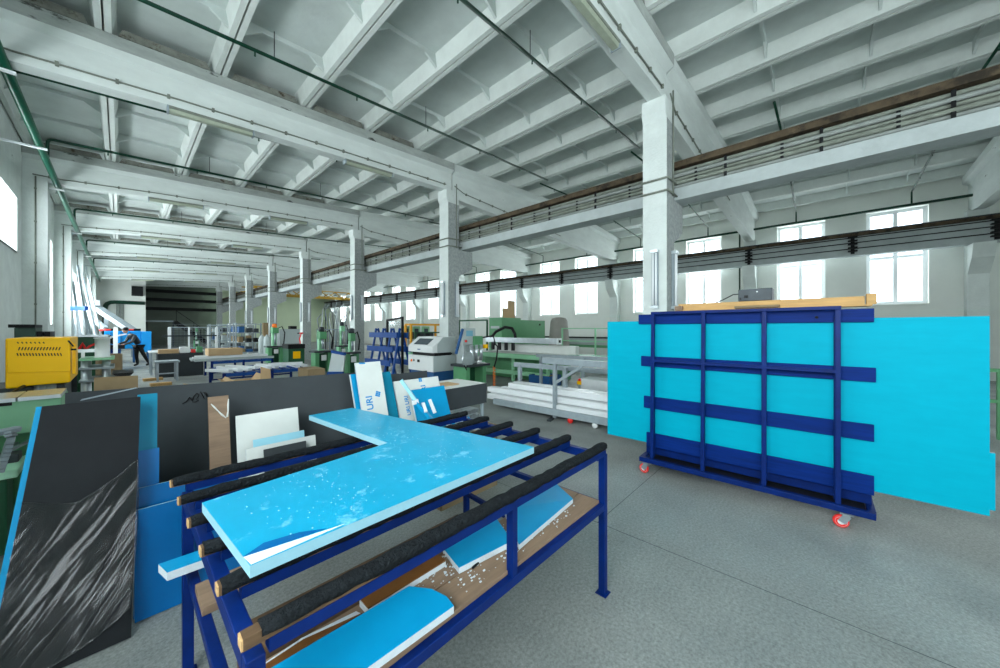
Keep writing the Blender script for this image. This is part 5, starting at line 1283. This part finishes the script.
# fire extinguisher with red hose on the third column
cx = XC0 - .1
t = thing('fire_hose', 'red fire hose and valve hanging on the fourth column', 'fire hose', (cx, 20.1, .5))
mb('red', True).tube([(cx, 19.9, 1.35), (cx - .06, 19.95, 1.1), (cx, 20.05, .9), (cx - .06, 19.9, .7), (cx, 20.0, .5), (cx - .05, 20.05, .3)], .03, 6).build('hose', t); mb('red').lathe([(.09, 1.35), (.09, 1.42)], (cx, 19.9, 0), 12).build('valve', t)
# ---- far end: fence, racks, stair, gantry crane
FY = 27.5
t = thing('mesh_fence', 'grey wire fence with pale posts across the far end of the aisle', 'fence', (2.2, FY, 0))
xs = [at_y(px, 340, FY).x for px in (169.5, 189, 208, 216.5)]
for k, x in enumerate(xs + [xs[-1] + 1.6]): mb('mwhite').bar((x, FY, 0), (x, FY, at_y(170, 327, FY).z), .13 if k in (0, 3) else .08).build('post', t)
for z in (.5, at_y(170, 327.5, FY).z): mb('grey_steel').bar((xs[0], FY, z), (xs[-1] + 1.6, FY, z), .04).build('rail', t)
mb('dark_steel').bar((xs[0] - .3, FY - .05, at_y(170, 336, FY).z), (xs[-1], FY - .05, at_y(170, 336, FY).z), .08).build('rail', t)
w_ = mb('grey_steel'); x = xs[0]
while x < xs[-1] + 1.5: w_.box((x, FY - .004, .5), (x + .008, FY + .004, at_y(170, 327.5, FY).z)); x += .16
for k in range(10): w_.box((xs[0], FY - .004, .6 + k * .14), (xs[-1] + 1.6, FY + .004, .608 + k * .14))
w_.build('wire_mesh', t)
rnd = random.Random(30)
for k, (px, dep) in enumerate(((222, 25), (232, 23), (243, 21.5), (227, 30), (250, 19.8))):
    p = at_d(px, 340, dep); p.x = min(p.x, 5.6); t = thing('storage_rack', ('grey storage rack by the sixth column, holding dark parts', 'grey storage rack by the fifth column, its shelves half empty', 'tall grey rack with white side panel between the columns', 'far grey rack close to the wire fence', 'narrow grey rack just left of the fourth column')[k], 'rack', (p.x, p.y, 0))
    w_ = 1.3
    for sx in (-w_ / 2, w_ / 2):
        for sy in (0, .6): mb('grey_steel').bar((p.x + sx, p.y + sy, 0), (p.x + sx, p.y + sy, 1.95), .06).build('upright', t)
    for z in (.3, .85, 1.4, 1.9): mb('grey_steel' if k != 2 else 'mwhite').box((p.x - w_ / 2, p.y - .02, z - .04), (p.x + w_ / 2, p.y + .62, z)).build('shelf', t)
    for z in (.301, .851, 1.401):
        for q_ in range(3):
            x = p.x - .5 + q_ * .36; h = rnd.uniform(.15, .36)
            ci = rnd.randrange(5)
            tag(mb(('black', 'dark_steel', 'mgrey', 'mblue', 'card_d')[ci]).box((x, p.y + .08, z), (x + rnd.uniform(.2, .3), p.y + .5, z + h)).build('stored_part', bevel=.02), '%s part, %s of %s shelf, rack %s' % (('black', 'dark grey', 'pale grey', 'blue', 'brown')[ci], ('left', 'middle', 'right')[q_], ('lowest' if z < .5 else 'middle' if z < 1 else 'upper'), ('by the sixth column', 'by the fifth column', 'with white shelves', 'close to the wire fence', 'just left of the fourth column')[k]), 'part', 'stored parts on the far racks')
# stair and platform in the dark recess
t = thing('steel_stair', 'dark steel stair with platform and thin handrail in the far recess', 'stair', (3, 43.5, 0))
pz = 2.35
mb('dark_steel').box((1.4, 43.0, pz - .12), (3.3, 44.6, pz)).build('platform', t); mb('grey_steel').box((1.4, 42.97, pz - .12), (3.2, 43.0, pz + .02)).build('platform_edge', t)
for y in (43.1, 44.4): mb('black').bar((3.3, y, pz - .06), (5.9, y, .05), .08, .3).build('stringer', t)
for k in range(10): mb('dark_steel').box((3.35 + k * .25, 43.15, pz - .2 - k * .225), (3.6 + k * .25, 44.35, pz - .16 - k * .225)).build('tread', t)
mb('black').bar((3.3, 43.1, pz + 1), (5.9, 43.1, 1.05), .04).build('handrail', t)
for k in range(3): mb('black').bar((3.4 + k * 1.2, 43.1, pz - .1 - k * 1.06), (3.4 + k * 1.2, 43.1, pz + .96 - k * 1.06), .035).build('baluster', t)
for x in (1.5, 3.2): mb('dark_steel').bar((x, 43.1, 0), (x, 43.1, pz - .12), .1).build('leg', t)
tag(mb('black').box((at_y(131.5, 290, 40.1).x, 39.9, at_y(137, 296, 40.1).z), (at_y(143, 290, 40.1).x, 40.195, at_y(137, 286.5, 40.1).z)).build('wall_fan', bevel=.02), 'black square fan box high on the white end partition', 'fan')
t = thing('wall_pipe', 'dark green pipe bending along the white end partition', 'pipe', at_y(105, 302, 40))
z = at_y(120, 302.3, 40).z
mb('pipe_g').tube([(at_y(105, 302, 40).x, 40.0, .5), (at_y(105, 302, 40).x, 40.0, z), (1.3, 40.0, z)], .14, 8, bend=.5).build('main_pipe', t)
for px in (118, 122): mb('grey_pipe').cyl((at_y(px, 320, 40).x, 40.1, .3), (at_y(px, 320, 40).x, 40.1, z - .1), .1, n=8).build('down_pipe', t)
# gantry crane in the right bay
CY = 37.5
t = thing('bridge_crane', 'yellow lattice bridge crane on the runway of the right bay, far off', 'crane', (12, CY, 4.8))
for y in (CY, CY + 1.6):
    mb('brass').box((7.1, y - .12, 4.80), (17.6, y + .12, 4.92)).build('lower_chord', t); mb('brass').box((7.5, y - .1, 5.42), (17.3, y + .1, 5.50)).build('upper_chord', t)
    w_ = mb('brass'); k = 0; x = 7.5
    while x < 17: w_.bar((x, y, 4.92 if k % 2 == 0 else 5.42), (x + .7, y, 5.42 if k % 2 == 0 else 4.92), .07); x += .7; k += 1
    w_.build('lattice', t)
mb('rust').box((9.2, CY + .1, 4.93), (10.6, CY + 1.5, 5.35)).build('trolley', t, .03); mb('dark_steel').box((6.95, CY - .5, 4.77), (7.4, CY + 2.1, 4.80)).build('end_carriage', t)
mb('dark_steel').cyl((9.9, CY + .8, 3.6), (9.9, CY + .8, 4.93), .04).build('rope', t)
# long profiles standing in a rack near the end of the right bay
t0_ = at_d(340, 335, 26)
t = thing('profile_stand', 'grey stand fenced by upright bars holding tall grey strips', 'stand', (t0_.x, t0_.y, 0))
fy = t0_.y
for k in range(9): mb('grey_steel').bar((t0_.x - 1.6 + k * .42, fy, 0), (t0_.x - 1.6 + k * .42, fy, 1.6), .07).build('upright', t)
mb('grey_steel').bar((t0_.x - 1.6, fy, 1.55), (t0_.x + 1.8, fy, 1.55), .08).build('rail', t); mb('grey_steel').box((t0_.x - 1.6, fy + .1, 0), (t0_.x + 1.8, fy + 1.4, .1)).build('base', t)
for k in range(14):
    x = t0_.x - 1.3 + k * .21 + rnd.uniform(-.05, .05); h = rnd.uniform(2.6, 3.9)
    tag(mb(('grey_steel', 'alu', 'dark_steel')[k % 3], True).tube([(x, fy + .3 + rnd.uniform(0, .5), .101), (x + .1, fy + .7, h * .5), (x + rnd.uniform(.0, .4), fy + 1.1, h * .85), (x + rnd.uniform(.1, .7), fy + 1.2, h)], .035, 6).build('tall_strip'), 'tall thin grey strip standing loosely in the far profile stand', 'strip', 'strips in the far profile stand')
